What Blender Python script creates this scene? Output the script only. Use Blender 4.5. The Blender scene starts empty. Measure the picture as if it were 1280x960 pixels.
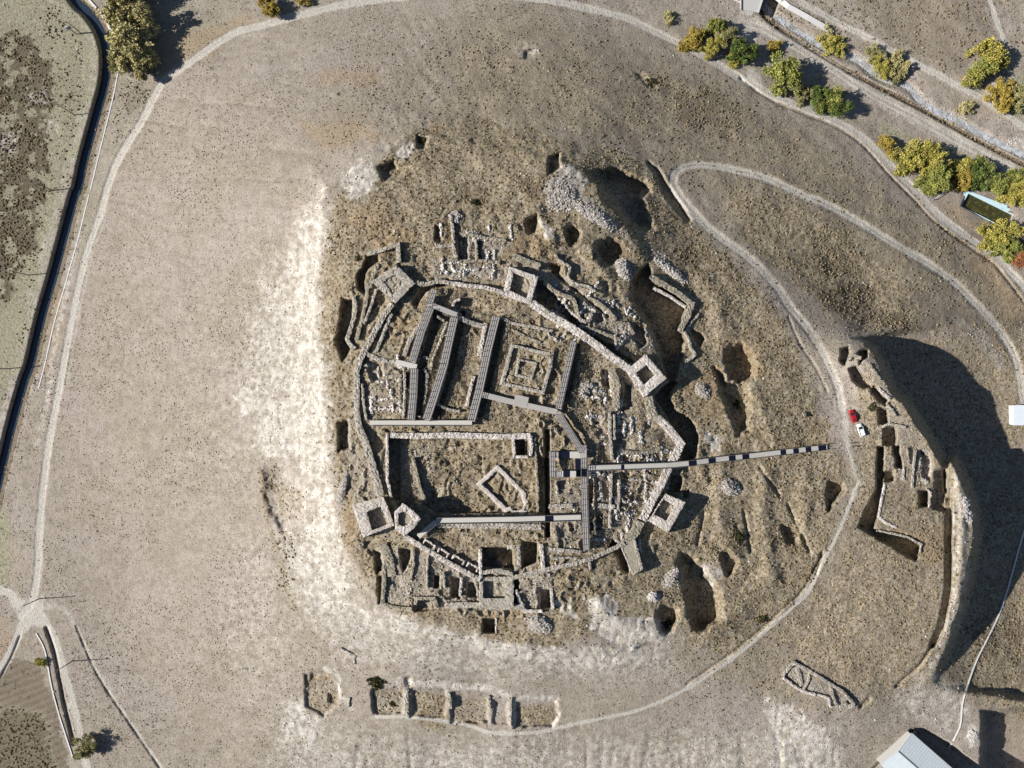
import bpy, math, random
import numpy as np
from mathutils import Vector

random.seed(7)
rng = np.random.default_rng(11)
scene = bpy.context.scene
C = bpy.data.collections.new("place"); scene.collection.children.link(C)

# ------------------------------------------------------------------ camera, sky, sun, exposure
CAMZ = 258.0; S0 = 0.29
cam_d = bpy.data.cameras.new("camera"); cam = bpy.data.objects.new("camera", cam_d)
scene.collection.objects.link(cam); scene.camera = cam
cam.location = (0, 0, CAMZ); cam.rotation_euler = (0, 0, 0)
cam_d.sensor_fit = 'HORIZONTAL'
cam_d.angle = 2*math.atan(640*S0/CAMZ); cam_d.clip_start = 1; cam_d.clip_end = 8000

SUN_EL = math.radians(30.5); SUN_DIR_UP = math.radians(4.5)   # light travels towards +x, a little +y
world = bpy.data.worlds.new("World"); scene.world = world; world.use_nodes = True
scene.cycles.diffuse_bounces = 1; scene.cycles.max_bounces = 4
wn = world.node_tree.nodes; wl = world.node_tree.links
sky = wn.new("ShaderNodeTexSky"); sky.sky_type = 'NISHITA'; sky.sun_disc = False
sky.sun_elevation = SUN_EL; sky.sun_rotation = math.radians(270-4.5); sky.altitude = 1200; sky.dust_density = 0.6
bg = wn["Background"]; wl.new(sky.outputs[0], bg.inputs[0]); bg.inputs[1].default_value = 0.05
sd = bpy.data.lights.new("sun", 'SUN'); sd.energy = 5.0; sd.angle = math.radians(0.5); sd.color = (1.0, 0.955, 0.90)
sun = bpy.data.objects.new("sun", sd); scene.collection.objects.link(sun)
to_sun = Vector((-math.cos(SUN_EL)*math.cos(SUN_DIR_UP), -math.cos(SUN_EL)*math.sin(SUN_DIR_UP), math.sin(SUN_EL)))
sun.rotation_euler = to_sun.to_track_quat('Z', 'Y').to_euler(); sun.location = (-300, 0, 300)
vs = scene.view_settings; vs.view_transform = 'Standard'; vs.look = 'None'; vs.exposure = 0.50; vs.gamma = 1.0; vs.use_curve_mapping = False

# ------------------------------------------------------------------ plan coordinates -> metres
def W(u, v, z):
    """plan position (drawn on the survey sheet) of a point at height z, in metres"""
    k = S0*(CAMZ-z)/CAMZ
    return ((u-640.0)*k, -(v-480.0)*k, z)
def WA(u, v, z):
    k = S0*(CAMZ-z)/CAMZ
    return np.stack([(u-640.0)*k, -(v-480.0)*k, z], -1)

# ------------------------------------------------------------------ noise
def hash2(ix, iy, s):
    ix = ix.astype(np.uint32); iy = iy.astype(np.uint32)
    h = (ix*np.uint32(374761393) + iy*np.uint32(668265263) + np.uint32((s*362437) & 0xffffffff))
    h = (h ^ (h >> np.uint32(13)))*np.uint32(1274126177); h = h ^ (h >> np.uint32(16))
    return (h & np.uint32(0xffffff)).astype(np.float32)/np.float32(0xffffff)
def vn(x, y, scale, s=0):
    x = x/scale+1000.; y = y/scale+1000.
    x0 = np.floor(x); y0 = np.floor(y); fx = x-x0; fy = y-y0
    fx = fx*fx*(3-2*fx); fy = fy*fy*(3-2*fy)
    x0 = x0.astype(np.int64); y0 = y0.astype(np.int64)
    a = hash2(x0, y0, s); b = hash2(x0+1, y0, s); c = hash2(x0, y0+1, s); d = hash2(x0+1, y0+1, s)
    return ((a*(1-fx)+b*fx)*(1-fy)+(c*(1-fx)+d*fx)*fy)*2-1
def fbm(x, y, scale, s=0, o=4, g=0.5):
    t = 0; a = 1; n = 0
    for i in range(o):
        t = t+a*vn(x, y, scale/2**i, s+i*17); n += a; a *= g
    return t/n
def ss(x): x = np.clip(x, 0, 1); return x*x*(3-2*x)

# ------------------------------------------------------------------ the survey grid
def grow(a, b, step, out):
    core = np.arange(a, b+step*.5, step); o = [0.]; s = step
    while o[-1] < out: s *= 1.17; o.append(o[-1]+s)
    o = np.array(o[1:])
    return np.concatenate([a-o[::-1], core, core[-1]+o])
GU = grow(-50, 1330, 1.45, 9000.); GV = grow(-50, 1010, 1.45, 9000.)
NU, NV = len(GU), len(GV)
U, V = np.meshgrid(GU, GV)
U = U.astype(np.float64); V = V.astype(np.float64)

HP = [ # u, v, height, surface: b both, h hilltop, l low eastern foot
(0,0,0,'b'),(0,240,0,'b'),(0,480,0,'b'),(0,700,0,'b'),(0,950,0,'b'),(-200,480,0,'b'),(-200,0,0,'b'),(-200,960,0,'b'),
(150,0,.5,'b'),(300,-60,1,'b'),(560,-60,2,'b'),(800,-60,1,'b'),(1000,-40,0,'b'),(1280,0,1,'b'),(1450,0,1,'b'),(1450,300,0,'b'),(1450,600,0,'b'),(1450,960,0,'b'),
(190,120,2,'b'),(130,240,1.8,'b'),(90,400,1.8,'b'),(60,550,1.8,'b'),(45,700,1.8,'b'),(80,860,1.5,'b'),(150,960,2,'b'),
(300,40,3,'b'),(450,0,4,'b'),(640,-12,4.5,'b'),(780,24,4.2,'b'),(900,85,4,'b'),(960,117,3.6,'b'),(1065,164,3,'b'),(1145,240,2.8,'b'),(1240,318,2.6,'b'),(1290,380,2.4,'b'),
(1000,60,.4,'b'),(1135,140,.4,'b'),(1270,205,.3,'b'),(1200,40,1,'b'),(1230,265,1.4,'b'),
(200,450,10.5,'b'),(300,450,20,'b'),(385,400,26.5,'b'),(380,300,26,'b'),(300,300,17,'b'),(200,280,8,'b'),(250,180,10,'b'),(350,150,15,'b'),(350,80,8,'b'),
(450,150,19,'b'),(450,220,26,'b'),(550,80,11,'b'),(600,150,19,'b'),(600,220,26,'b'),(700,80,11.5,'b'),(700,150,18,'b'),(760,120,13.5,'b'),(820,120,10,'b'),(850,160,12,'b'),
(700,210,26,'b'),(780,205,20,'b'),(720,250,29,'b'),(760,260,28,'b'),(820,250,18.5,'b'),(880,207,13,'b'),(930,150,8,'b'),(960,222,11,'b'),(1035,257,10,'b'),(1035,200,6.5,'b'),(1110,300,8.5,'b'),(1185,347,7,'b'),(1180,300,5,'b'),(1240,402,4.8,'b'),(1275,470,2.6,'b'),
(837,225,16.5,'b'),(870,275,18,'b'),(935,320,20,'b'),(970,355,21.5,'b'),(985,300,15,'b'),(1010,412,23.5,'b'),(1040,330,13.5,'b'),(1045,470,26,'h'),(1056,400,19,'b'),(1080,408,16,'b'),(1150,398,11.5,'b'),(1200,402,8,'b'),(1040,420,23,'b'),
(1000,350,18.5,'b'),(1120,350,11,'b'),(1100,400,14.5,'b'),
(470,300,32,'b'),(430,350,32,'b'),(425,450,32.5,'b'),(430,560,32.5,'b'),(420,620,31.5,'b'),(560,290,32,'b'),(650,300,31.5,'b'),(720,320,30,'b'),(800,300,26,'b'),(850,330,24.5,'b'),
(470,400,34,'b'),(600,420,34,'b'),(700,450,34,'b'),(470,500,34,'b'),(560,600,34,'b'),(700,600,34,'b'),(800,560,33.5,'b'),(800,480,33,'b'),(760,400,32,'b'),
(620,700,33,'b'),(540,720,32,'b'),(700,740,31,'b'),(780,680,32,'b'),(850,620,31.5,'b'),(870,500,30.5,'b'),(870,420,28.5,'b'),(900,370,25.5,'b'),(950,430,26.5,'b'),(930,520,29.5,'b'),(950,600,29,'b'),(1000,560,28,'b'),(1010,500,27,'b'),
(860,700,29.5,'b'),(860,780,26.5,'b'),(930,740,26.5,'b'),(980,680,26.5,'b'),(1000,740,23.5,'b'),(940,800,22,'b'),(860,865,18.5,'b'),(740,900,17,'b'),(640,916,16.5,'b'),(520,900,16.5,'b'),
(350,600,24,'b'),(300,600,19,'b'),(200,600,10,'b'),(120,600,4,'b'),(400,700,26,'b'),(340,700,20,'b'),(250,750,10.5,'b'),(150,760,3.5,'b'),(200,860,3.5,'b'),(300,850,9.5,'b'),(380,830,16,'b'),(450,770,25,'b'),(450,820,20.5,'b'),
(550,800,26,'b'),(650,800,26,'b'),(760,790,26.5,'b'),(600,850,20,'b'),(720,850,20.5,'b'),(400,960,8.5,'b'),(280,930,5.5,'b'),(550,960,10,'b'),(700,960,11,'b'),(850,940,12.5,'b'),(500,1060,3,'b'),(800,1060,4,'b'),(1000,1060,5,'b'),(250,1040,2,'b'),
(960,900,15,'b'),(1050,950,11,'b'),(1040,840,19.5,'b'),(1080,880,16.5,'b'),(1120,870,15.5,'b'),(1100,920,12,'b'),(1150,960,8,'b'),(1160,900,12,'b'),(1200,930,10,'b'),(1200,890,11.5,'b'),(1215,960,9,'b'),
(1040,600,27,'h'),(1080,560,27,'h'),(1075,480,27.5,'h'),(1070,440,29,'h'),(1095,460,30,'h'),(1120,510,30,'h'),(1150,550,28,'h'),(1170,600,25.5,'h'),(1210,640,24,'h'),(1210,700,24,'h'),(1200,760,22.5,'h'),(1180,810,19.5,'h'),(1165,845,17,'h'),
(1100,620,26.5,'h'),(1100,700,25.5,'h'),(1150,720,24.5,'h'),(1100,780,22.5,'h'),(1050,720,25,'h'),(1130,820,20,'h'),(1250,600,23,'h'),(1250,480,22,'h'),
(1100,430,11,'l'),(1150,430,8.5,'l'),(1200,440,5.5,'l'),(1245,480,2.2,'l'),(1200,520,4,'l'),(1160,500,7,'l'),(1265,520,2.8,'l'),(1230,600,3,'l'),(1265,700,2.5,'l'),(1220,700,5,'l'),(1240,770,4.5,'l'),(1200,830,10,'l'),(1235,830,7.5,'l'),(1180,860,14,'l'),(1280,850,6,'l'),(1300,600,3,'l'),(1240,880,8.5,'l'),
]
def tps(pts):
    p = np.array([(a, b) for a, b, c in pts], float)/300; z = np.array([c for a, b, c in pts], float)
    n = len(p); d = ((p[:, None]-p[None])**2).sum(-1)
    K = .5*d*np.log(d+1e-12)+np.eye(n)*2e-3; Q = np.hstack([np.ones((n, 1)), p])
    A = np.block([[K, Q], [Q.T, np.zeros((3, 3))]]); w = np.linalg.solve(A, np.concatenate([z, np.zeros(3)]))
    return p, w
def tps_eval(m, u, v):
    p, w = m; u = u/300; v = v/300; out = w[-3]+w[-2]*u+w[-1]*v
    for i in range(len(p)):
        d = (u-p[i, 0])**2+(v-p[i, 1])**2
        out = out+w[i]*.5*d*np.log(d+1e-12)
    return out
Uc = np.clip(U, -150, 1430); Vc = np.clip(V, -60, 1060)
Zh = tps_eval(tps([q[:3] for q in HP if q[3] in 'bh']), Uc, Vc)
Zl = tps_eval(tps([q[:3] for q in HP if q[3] in 'bl']), Uc, Vc)

# --- drawing tools on the grid
def box(pts, m):
    a = np.array(pts, float)
    i0 = max(np.searchsorted(GU, a[:, 0].min()-m)-1, 0); i1 = min(np.searchsorted(GU, a[:, 0].max()+m)+1, NU)
    j0 = max(np.searchsorted(GV, a[:, 1].min()-m)-1, 0); j1 = min(np.searchsorted(GV, a[:, 1].max()+m)+1, NV)
    return slice(j0, j1), slice(i0, i1)
def dline(pts, x, y):
    d = np.full(x.shape, 1e9)
    for (ax, ay), (bx, by) in zip(pts[:-1], pts[1:]):
        dx, dy = bx-ax, by-ay; L = dx*dx+dy*dy+1e-9
        t = np.clip(((x-ax)*dx+(y-ay)*dy)/L, 0, 1)
        d = np.minimum(d, np.hypot(x-ax-t*dx, y-ay-t*dy))
    return d
def inside(poly, x, y):
    r = np.zeros(x.shape, bool); n = len(poly)
    for i in range(n):
        x1, y1 = poly[i]; x2, y2 = poly[(i+1) % n]
        if y1 == y2: continue
        r ^= ((y1 > y) != (y2 > y)) & (x < (x2-x1)*(y-y1)/(y2-y1)+x1)
    return r
def sdist(poly, x, y):
    d = dline(list(poly)+[poly[0]], x, y)
    return np.where(inside(poly, x, y), d, -d)
def smooth(pts, n=4, closed=False):
    p = [np.array(q, float) for q in pts]; m = len(p); out = []
    rngi = range(m if closed else m-1)
    for i in rngi:
        g = (lambda k: p[k % m]) if closed else (lambda k: p[min(max(k, 0), m-1)])
        a, b, c, d = g(i-1), g(i), g(i+1), g(i+2)
        for k in range(n):
            t = k/n; out.append(tuple(.5*((2*b)+(-a+c)*t+(2*a-5*b+4*c-d)*t*t+(-a+3*b-3*c+d)*t**3)))
    if not closed: out.append(tuple(p[-1]))
    return out
jag = fbm(U, V, 9, 5, 3)
jag2 = fbm(U, V, 26, 77, 3)
jag3 = fbm(U, V, 14, 177, 4, .7)*2
def pit(poly, depth, soft=2.5, wob=1.3, rnd=False):
    if rnd: poly = smooth(poly, 4, True)
    s = box(poly, soft+4); sdv = sdist(poly, U[s], V[s])+jag[s]*wob*1.6
    Z[s] -= 1.35*depth*ss(sdv/soft+.35)
def dig(pts, w, depth, soft=2.5, wob=.8):
    s = box(pts, w+soft+4); d = dline(pts, U[s], V[s])
    Z[s] -= depth*ss((w/2-d+jag[s]*wob)/soft+.4)
def mound(pts, w, h, wob=1.):
    s = box(pts, w+6); d = dline(pts, U[s], V[s])
    Z[s] += h*ss((w-d+jag[s]*wob)/w)
def mline(m, pts, w, soft=2, val=1., wob=1.1):
    s = box(pts, w+soft+6); d = dline(pts, U[s], V[s])
    m[s] = np.maximum(m[s], val*ss((w/2-d+(jag[s]+jag2[s])*wob)/soft+.5))
def mpoly(m, poly, soft=4, val=1., wob=3., cut=False):
    s = box(poly, soft+8); d = sdist(poly, U[s], V[s])+jag[s]*wob+jag2[s]*wob
    soft = soft*(1.0 if cut else 2.0); d = d+jag3[s]*min(soft, 14)*.5
    t = val*ss(d/soft+.5)
    m[s] = m[s]*(1-t) if cut else np.maximum(m[s], t)

CREST = [(1060,420),(1068,425),(1079,428),(1090,440),(1100,460),(1107,480),(1117,496),(1130,507),(1143,527),(1155,545),(1166,562),(1177,582),(1190,580),(1203,604),(1211,625),(1216,645),(1217,663),(1213,690),(1208,722),(1200,755),(1190,785),(1178,815),(1168,840),(1160,862)]
lowp = CREST+[(1300,880),(1500,800),(1500,410),(1200,395)]
sdl = sdist(lowp, U, V)+jag*1.5+jag2*2
Z = Zh+(Zl-Zh)*ss((sdl+1)/13.)
# the western scarp of the upper plateau: a sunlit step
SC = smooth([(452,205),(425,225),(405,245),(403,300),(396,360),(394,420),(402,455),(406,510),(410,560),(413,600),(420,640),(432,685),(470,745),(520,775),(600,800),(680,812),(770,812),(830,790)], 4)
scp = list(SC)+[(850,700),(850,300),(700,200),(520,170)]
sds = sdist(scp, U, V)+jag*3+jag2*7
Z += (1.2*ss((sds+8)/8.)+2.2*ss((sds+44)/44.))*ss((12-np.minimum(0, (700-U)/40.))/12)*ss((900-U)/200) - 1.6
far = ss((np.maximum(np.maximum(-U-60, U-1340), np.maximum(-V-60, V-1020)))/500.)
Z = Z*(1-far)+0.*far
Zpre = Z.copy()

# --- surface zones
bare = np.zeros_like(Z); road = np.zeros_like(Z); green = np.zeros_like(Z); rough = np.zeros_like(Z)
greyz = np.zeros_like(Z); rub = np.zeros_like(Z); orange = np.zeros_like(Z); dark = np.zeros_like(Z); plough = np.zeros_like(Z)

mpoly(rough, smooth([(415,255),(470,200),(530,160),(640,150),(720,180),(800,200),(840,250),(900,310),(960,370),(1000,440),(1040,560),(1030,660),(960,750),(880,800),(790,770),(700,810),(600,800),(500,770),(440,700),(425,620),(412,540),(402,450),(400,350)], 3, True), 14, .93, 4)
mpoly(rough, [(900,230),(1000,260),(1080,300),(1140,370),(1150,412),(1060,400),(1000,360),(930,300)], 10)
mpoly(rough, [(1080,420),(1290,420),(1290,900),(1160,860),(1060,870),(960,800),(1040,700),(1060,560)], 14, .62)
mpoly(greyz, [(640,0),(780,40),(900,100),(1000,150),(1140,250),(1290,370),(1290,480),(1180,410),(1040,400),(860,230),(760,180),(560,150),(560,40)], 30, .95, 8)
mpoly(greyz, [(960,560),(1170,600),(1160,860),(1000,900),(900,850),(980,700)], 20, .5, 8)
mpoly(greyz, [(1220,740),(1300,700),(1300,900),(1210,880)], 12, .9, 4)
mpoly(green, [(-60,-60),(105,-60),(130,60),(120,110),(95,200),(60,320),(20,470),(-60,640)], 8, .9)
mpoly(green, [(100,200),(150,30),(300,-20),(300,30),(210,90),(150,200),(110,330),(80,330)], 8, .45)
mpoly(green, [(-20,640),(14,640),(14,730),(-20,740)], 4, 1.)
mpoly(green, [(990,130),(1090,150),(1200,190),(1240,205),(1150,190),(1120,175)], 5, .7)
mpoly(green, [(380,-30),(330,60),(420,50),(600,50),(600,-30)], 20, .3)
mpoly(green, [(1250,100),(1300,80),(1300,160),(1250,140)], 6, .8)
for p in [[(-20,60),(25,40),(50,55),(66,80),(68,120),(88,125),(60,150),(-20,140)], [(-20,145),(30,150),(65,150),(62,200),(55,250),(40,310),(10,370),(-20,390)]]:
    mpoly(dark, p, 8, .9, 6)
mpoly(dark, [(960,20),(1020,0),(1230,-30),(1240,30),(1246,55),(1222,68),(1196,100),(1120,60)], 8, .35, 4)
mpoly(dark, [(1290,-20),(1240,-20),(1256,50),(1290,80)], 5, .2, 4)
mpoly(plough, [(-20,860),(20,820),(48,830),(75,900),(90,1000),(-20,1000)], 5, 1., 2)
mpoly(plough, [(1010,-40),(1230,-40),(1244,50),(1205,98),(1120,55)], 5, .5, 2)
_br = fbm(U, V, 13, 911, 4, .65)
lf = ss((140-U)/30); dark *= 1-lf*ss((_br-.10)/.16)*.8
for p, v_ in (([(60,90),(100,60),(108,130),(80,180),(70,150)], .35), ([(72,200),(90,160),(96,220),(70,290)], .45), ([(30,330),(50,300),(55,380),(25,440)], .35), ([(40,20),(80,10),(90,50),(60,60)], .3), ([(170,95),(195,110),(160,160),(140,190),(150,120)], .45)): mpoly(dark, p, 8, v_, 5)
mpoly(plough, [(-20,20),(60,30),(72,110),(68,240),(40,340),(10,400),(-20,420)], 10, .42, 8)
for p, v_ in (([(0,165),(25,170),(20,200),(0,195)], .5), ([(28,105),(60,110),(66,135),(35,132)], .45), ([(60,150),(75,150),(70,165),(58,165)], .5)): mpoly(bare, p, 5, v_, 4)
mline(bare, smooth([(128,262),(118,300),(104,350),(92,410),(80,480)]), 5, 6, .45); mline(bare, smooth([(60,30),(95,62),(104,110),(92,160),(75,230),(48,330),(20,420)]), 4, 6, .35)
for p in ([(560,40),(900,90),(1140,250),(1290,370),(1290,480),(1180,410),(1040,400),(860,230),(760,180),(420,190),(400,120)], [(800,780),(1040,560),(1170,600),(1160,860),(1000,900),(850,850)], [(960,220),(1290,380),(1290,500),(1060,420),(1000,380),(880,240)]):
    mpoly(rough, p, 30, .44, 8)
mpoly(rough, [(960,560),(1060,560),(1050,660),(1000,760),(900,830),(860,800)], 12, .8, 5)
# bare pale soil
for p, s_, v_, *_ in [
 ([(403,240),(413,262),(405,300),(399,360),(397,420),(406,455),(410,510),(414,560),(400,560),(375,540),(352,500),(365,460),(362,400),(364,340),(378,280)], 12, .84),
 ([(320,360),(385,270),(398,380),(392,480),(330,560),(300,470)], 34, .62),
 ([(350,560),(410,570),(430,700),(470,770),(600,815),(800,812),(850,790),(830,840),(600,850),(440,830),(370,780),(340,660)], 26, .5),
 ([(330,880),(600,920),(850,905),(1060,900),(1060,1000),(330,1000)], 40, .38),
 ([(290,495),(300,484),(322,484),(330,500),(322,520),(302,523)], 2.5, 1., 1.),
 ([(345,500),(370,495),(395,510),(402,545),(380,570),(345,572),(315,560),(325,530)], 8, .95),
 ([(330,470),(340,462),(345,480),(335,490)], 4, .8),
 ([(405,540),(415,570),(400,600),(380,580)], 6, .8),
 ([(400,590),(414,600),(420,640),(432,690),(445,720),(440,760),(400,765),(370,740),(365,690),(392,650),(380,610)], 9, .8),
 ([(372,690),(430,690),(435,740),(400,762),(372,740)], 8, .9),
 ([(425,215),(440,203),(465,200),(475,215),(470,235),(455,250),(435,245)], 6, 1.),
 ([(498,182),(512,180),(515,192),(502,197)], 3, 1.),
 ([(440,755),(500,770),(560,785),(600,800),(600,812),(520,800),(450,785)], 9, .75),
 ([(600,803),(700,815),(790,812),(800,830),(720,838),(620,822)], 9, .8),
 ([(730,748),(762,742),(775,772),(835,776),(825,803),(768,808),(738,785)], 3, 1.), ([(690,748),(712,756),(730,775),(712,775),(695,762)], 3, .9), ([(560,790),(640,806),(720,814),(800,806),(806,822),(700,832),(580,812)], 4, .95), ([(450,765),(480,768),(520,785),(500,795),(460,782)], 4, .95),
 ([(350,880),(380,870),(400,900),(395,940),(350,930)], 12, .8),
 ([(960,870),(990,890),(1030,905),(1050,940),(1040,980),(970,980),(958,920)], 10, .85),
 ([(500,925),(640,930),(720,940),(720,1000),(480,1000)], 18, .5),
 ([(700,205),(718,208),(735,225),(722,240),(700,232),(690,245),(682,235)], 4, 1.),
 ([(672,272),(690,285),(695,300),(680,300)], 3, 1.),
 ([(885,540),(897,545),(900,562),(888,565)], 3, 1.),
 ([(870,700),(895,700),(910,720),(890,730)], 4, .6),
 ([(1192,585),(1204,610),(1214,645),(1212,690),(1203,755),(1180,815),(1165,845),(1150,850),(1172,800),(1192,740),(1195,660)], 4, .5),
 ([(1150,840),(1200,850),(1215,900),(1180,920),(1120,880)], 8, .45),
 ([(255,400),(340,300),(380,400),(330,640),(240,600)], 60, .22),
 ([(300,650),(365,700),(380,820),(330,900),(260,800)], 40, .3),
 ([(400,930),(470,930),(470,1000),(380,1000)], 15, .45),
 ([(1205,905),(1218,900),(1225,925),(1212,935)], 3, .9),
 ([(640,60),(670,55),(680,70),(660,80)], 4, .35)]:
    mpoly(bare, p, s_, v_, 5.)
for i in range(14):
    a = 560+i*26+rng.uniform(-6, 6); mline(bare, [(a, 925), (a+rng.uniform(-6, 6), 1000)], rng.uniform(4, 9), 6, rng.uniform(.3, .7), 1.5)
for p in [[(1190,300),(1240,310),(1290,400),(1270,410)], [(380,95),(470,80),(480,100),(400,110)], [(370,150),(450,150),(500,180),(400,190)], [(535,150),(560,150),(560,165),(540,165)],
          [(430,270),(480,250),(520,300),(480,320)], [(600,290),(680,290),(700,330),(640,330)], [(850,470),(900,460),(910,530),(870,530)], [(445,600),(440,700),(425,700),(428,620)],
          [(530,400),(490,430),(480,400)], [(605,715),(660,715),(665,760),(615,800)], [(900,410),(950,430),(960,480),(940,470)], [(660,290),(700,330),(740,370)], [(1110,670),(1180,660),(1180,700),(1120,700)],
          [(-10,765),(14,770),(10,820),(-10,830)], [(1165,242),(1240,280),(1290,330),(1200,285)],[(150,60),(200,100),(260,70),(320,20),(300,20)],[(60,402),(80,350),(76,420),(50,500)]]:
    mpoly(orange, p, 9, .8, 5)
# roads and tracks
R_RING = smooth([(24,770),(36,757),(44,735),(48,700),(50,650),(60,560),(75,480),(90,400),(107,322),(125,270),(135,232),(150,195),(175,155),(193,120),(208,98),(238,78),(262,60),(295,40),(320,34),(370,20),(430,6),(520,-5),(600,-8),(665,-2),(702,4),(740,12),(780,22),(815,38),(852,56),(890,77),(927,99),(960,117),(997,132),(1035,147),(1065,163),(1090,182),(1115,210),(1145,239),(1172,268),(1210,297),(1240,317),(1262,340),(1285,365),(1320,420)])
R_UP = smooth([(1290,540),(1279,500),(1272,457),(1260,430),(1240,402),(1215,375),(1185,347),(1147,322),(1110,300),(1072,277),(1035,257),(992,239),(960,224),(915,212),(877,206),(852,210),(841,222),(846,240),(875,275),(900,297),(935,322),(968,355),(987,384),(1010,412),(1032,447),(1046,480),(1052,510)])
R_DOWN = smooth([(1075,600),(1052,655),(1030,700),(1010,738),(982,766),(946,798),(905,830),(860,860),(800,887),(747,899),(699,909),(665,916),(616,916),(590,908),(560,902),(520,897),(470,896)])
R_SW = smooth([(-60,722),(0,737),(18,748),(28,768),(26,785),(15,812),(-5,845),(-40,880)])
R_SE = smooth([(28,762),(50,767),(65,790),(74,815),(82,845),(92,885),(105,940),(115,1000)])
R_FAR = smooth([(55,758),(80,762),(100,798),(125,845),(160,900),(205,965),(230,1010)])
R_RIV = smooth([(925,28),(945,33),(970,46),(997,60),(1042,87),(1085,115),(1135,142),(1185,170),(1235,196),(1290,224)])
R_FIELD = smooth([(960,-30),(997,0),(1042,25),(1085,47),(1122,67),(1160,87),(1197,107),(1235,127),(1290,166)])
R_FIELD2 = smooth([(1228,-30),(1240,10),(1248,32),(1257,52)])
R_BR = smooth([(950,-25),(938,5),(930,25),(938,45)])
R_CANAL = smooth([(40,-30),(62,0),(100,25),(113,50),(117,82),(112,120),(102,155),(87,207),(77,240),(62,300),(42,377),(22,455),(14,485),(-10,570)])
R_G = smooth([(15,1000),(60,890),(45,850),(36,830)])
for r, w in ((R_RING, 9.5), (R_UP, 11), (R_SW, 10), (R_SE, 9), (R_RIV, 17), (R_FIELD, 10), (R_FIELD2, 6), (R_BR, 16)):
    mline(road, r, w, 4, 1.)
for r, w, o in ((R_UP, 10, 2.3), (R_RIV, 14, 3), (R_FIELD, 8, 2), (R_RING, 9, 2.2), (R_CANAL, 9, 2.4), (R_FAR, 9, 2.2)):
    mm = np.zeros_like(Z)
    for sg in (-1, 1):
        rr_ = [(r[i][0]-sg*o*(r[min(i+1, len(r)-1)][1]-r[max(i-1, 0)][1])/(1e-6+math.hypot(r[min(i+1, len(r)-1)][0]-r[max(i-1, 0)][0], r[min(i+1, len(r)-1)][1]-r[max(i-1, 0)][1])), r[i][1]+sg*o*(r[min(i+1, len(r)-1)][0]-r[max(i-1, 0)][0])/(1e-6+math.hypot(r[min(i+1, len(r)-1)][0]-r[max(i-1, 0)][0], r[min(i+1, len(r)-1)][1]-r[max(i-1, 0)][1]))) for i in range(len(r))]
        mline(mm, rr_, 2.0, 2.2, 1., .5)
    lim = .46 if r is not R_RING else .62
    s_ = box(r, 20); dd = dline(r, U[s_], V[s_]) < w*.8
    road[s_] = np.where(dd, np.minimum(road[s_], lim)+mm[s_]*.5, road[s_])
road = np.clip(road, 0, 1)
mline(road, R_CANAL, 9, 5, .35); mline(road, R_FAR, 9, 6, .5); mline(road, R_DOWN, 5, 3, .9); mline(road, smooth([(1052,500),(1057,530),(1062,565),(1070,590),(1075,605)]), 9, 8, .62); mline(road, smooth([(1052,510),(1060,560),(1068,610),(1040,670)]), 14, 12, .35)
mpoly(road, [(20,745),(50,745),(60,785),(42,782),(30,790),(18,765)], 5, 1., 1)
mpoly(road, [(930,85),(945,82),(955,110),(938,108)], 5, .9, 1)
mpoly(road, [(1225,112),(1243,100),(1240,128)], 5, 1., 1)
mpoly(green, [(-20,885),(30,880),(60,900),(75,990),(-20,1000)], 6, .8); mpoly(dark, [(-20,890),(30,885),(58,905),(72,990),(-20,1000)], 6, .62)
mline(bare, smooth([(96,300),(80,380),(66,440),(58,500),(46,560)]), 8, 8, .5)
mline(bare, [(1030,38),(1010,28)], 8, 5, .5)
mpoly(bare, [(1220,150),(1235,165),(1262,178),(1280,175),(1280,190),(1250,190),(1225,170)], 5, .6)
mpoly(bare, [(930,83),(948,80),(958,112),(930,104)], 5, .6)
mpoly(bare, [(960,72),(985,75),(975,85),(962,82)], 4, .6)
# river bed (pale stones and shallow water) and its dark southern bank
RIV = smooth([(955,8),(972,22),(992,37),(1027,57),(1072,75),(1100,97),(1135,108),(1155,130),(1197,151),(1230,170),(1290,198)])
RBK = smooth([(950,14),(966,30),(1010,59),(1060,89),(1100,110),(1145,133),(1185,155),(1222,176),(1290,212)])

# --- relief: cut the roads in a little
def level(pts, w, amt):
    s = box(pts, w+6); d = dline(pts, U[s], V[s]); Z[s] -= amt*ss((w/2+2-d)/3)
level(R_RING, 8, .25); level(R_UP, 9, .35); level(R_RIV, 12, .15)
dig(smooth([(925,98),(960,123),(997,139),(1035,154),(1062,169),(1085,188),(1110,217),(1140,247),(1167,276),(1205,304),(1236,325),(1256,346),(1290,392)]), 3, 1.0, 2)
dig(smooth([(130,275),(112,325),(96,400),(82,480)]), 2, .4, 2)
dig(smooth([(95,782),(115,830),(135,865),(157,897),(200,960)]), 2.4, .6, 2)
dig(smooth([(58,785),(68,815),(74,845),(82,885),(93,930)]), 5, 1.1, 3)
dig(smooth([(25,795),(14,822),(0,848)]), 3, .8, 3)
CANAL = smooth([(70,-40),(92,0),(108,15),(122,35),(130,57),(132,80),(129,107),(121,137),(112,170),(104,200),(96,237),(92,245),(80,290),(65,347),(51,395),(37,455),(29,477),(14,530),(2,580),(-12,640)])
def canal_cut(c, half, depth, soft):
    s = box(c, 40); d = dline(c, U[s], V[s]); Z[s] -= depth*ss((half-d)/soft)
canal_cut([(u+2, v) for u, v in CANAL], 10.5, 2.3, 7); mline(dark, [(u+9, v) for u, v in CANAL], 7, 4, .9)
canal_cut(RIV, 9, 1.0, 6); canal_cut(RBK, 3.5, 1.5, 3)
mline(rub, RIV, 13, 8, 1.); mline(dark, RBK, 6, 4, 1.)
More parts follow.
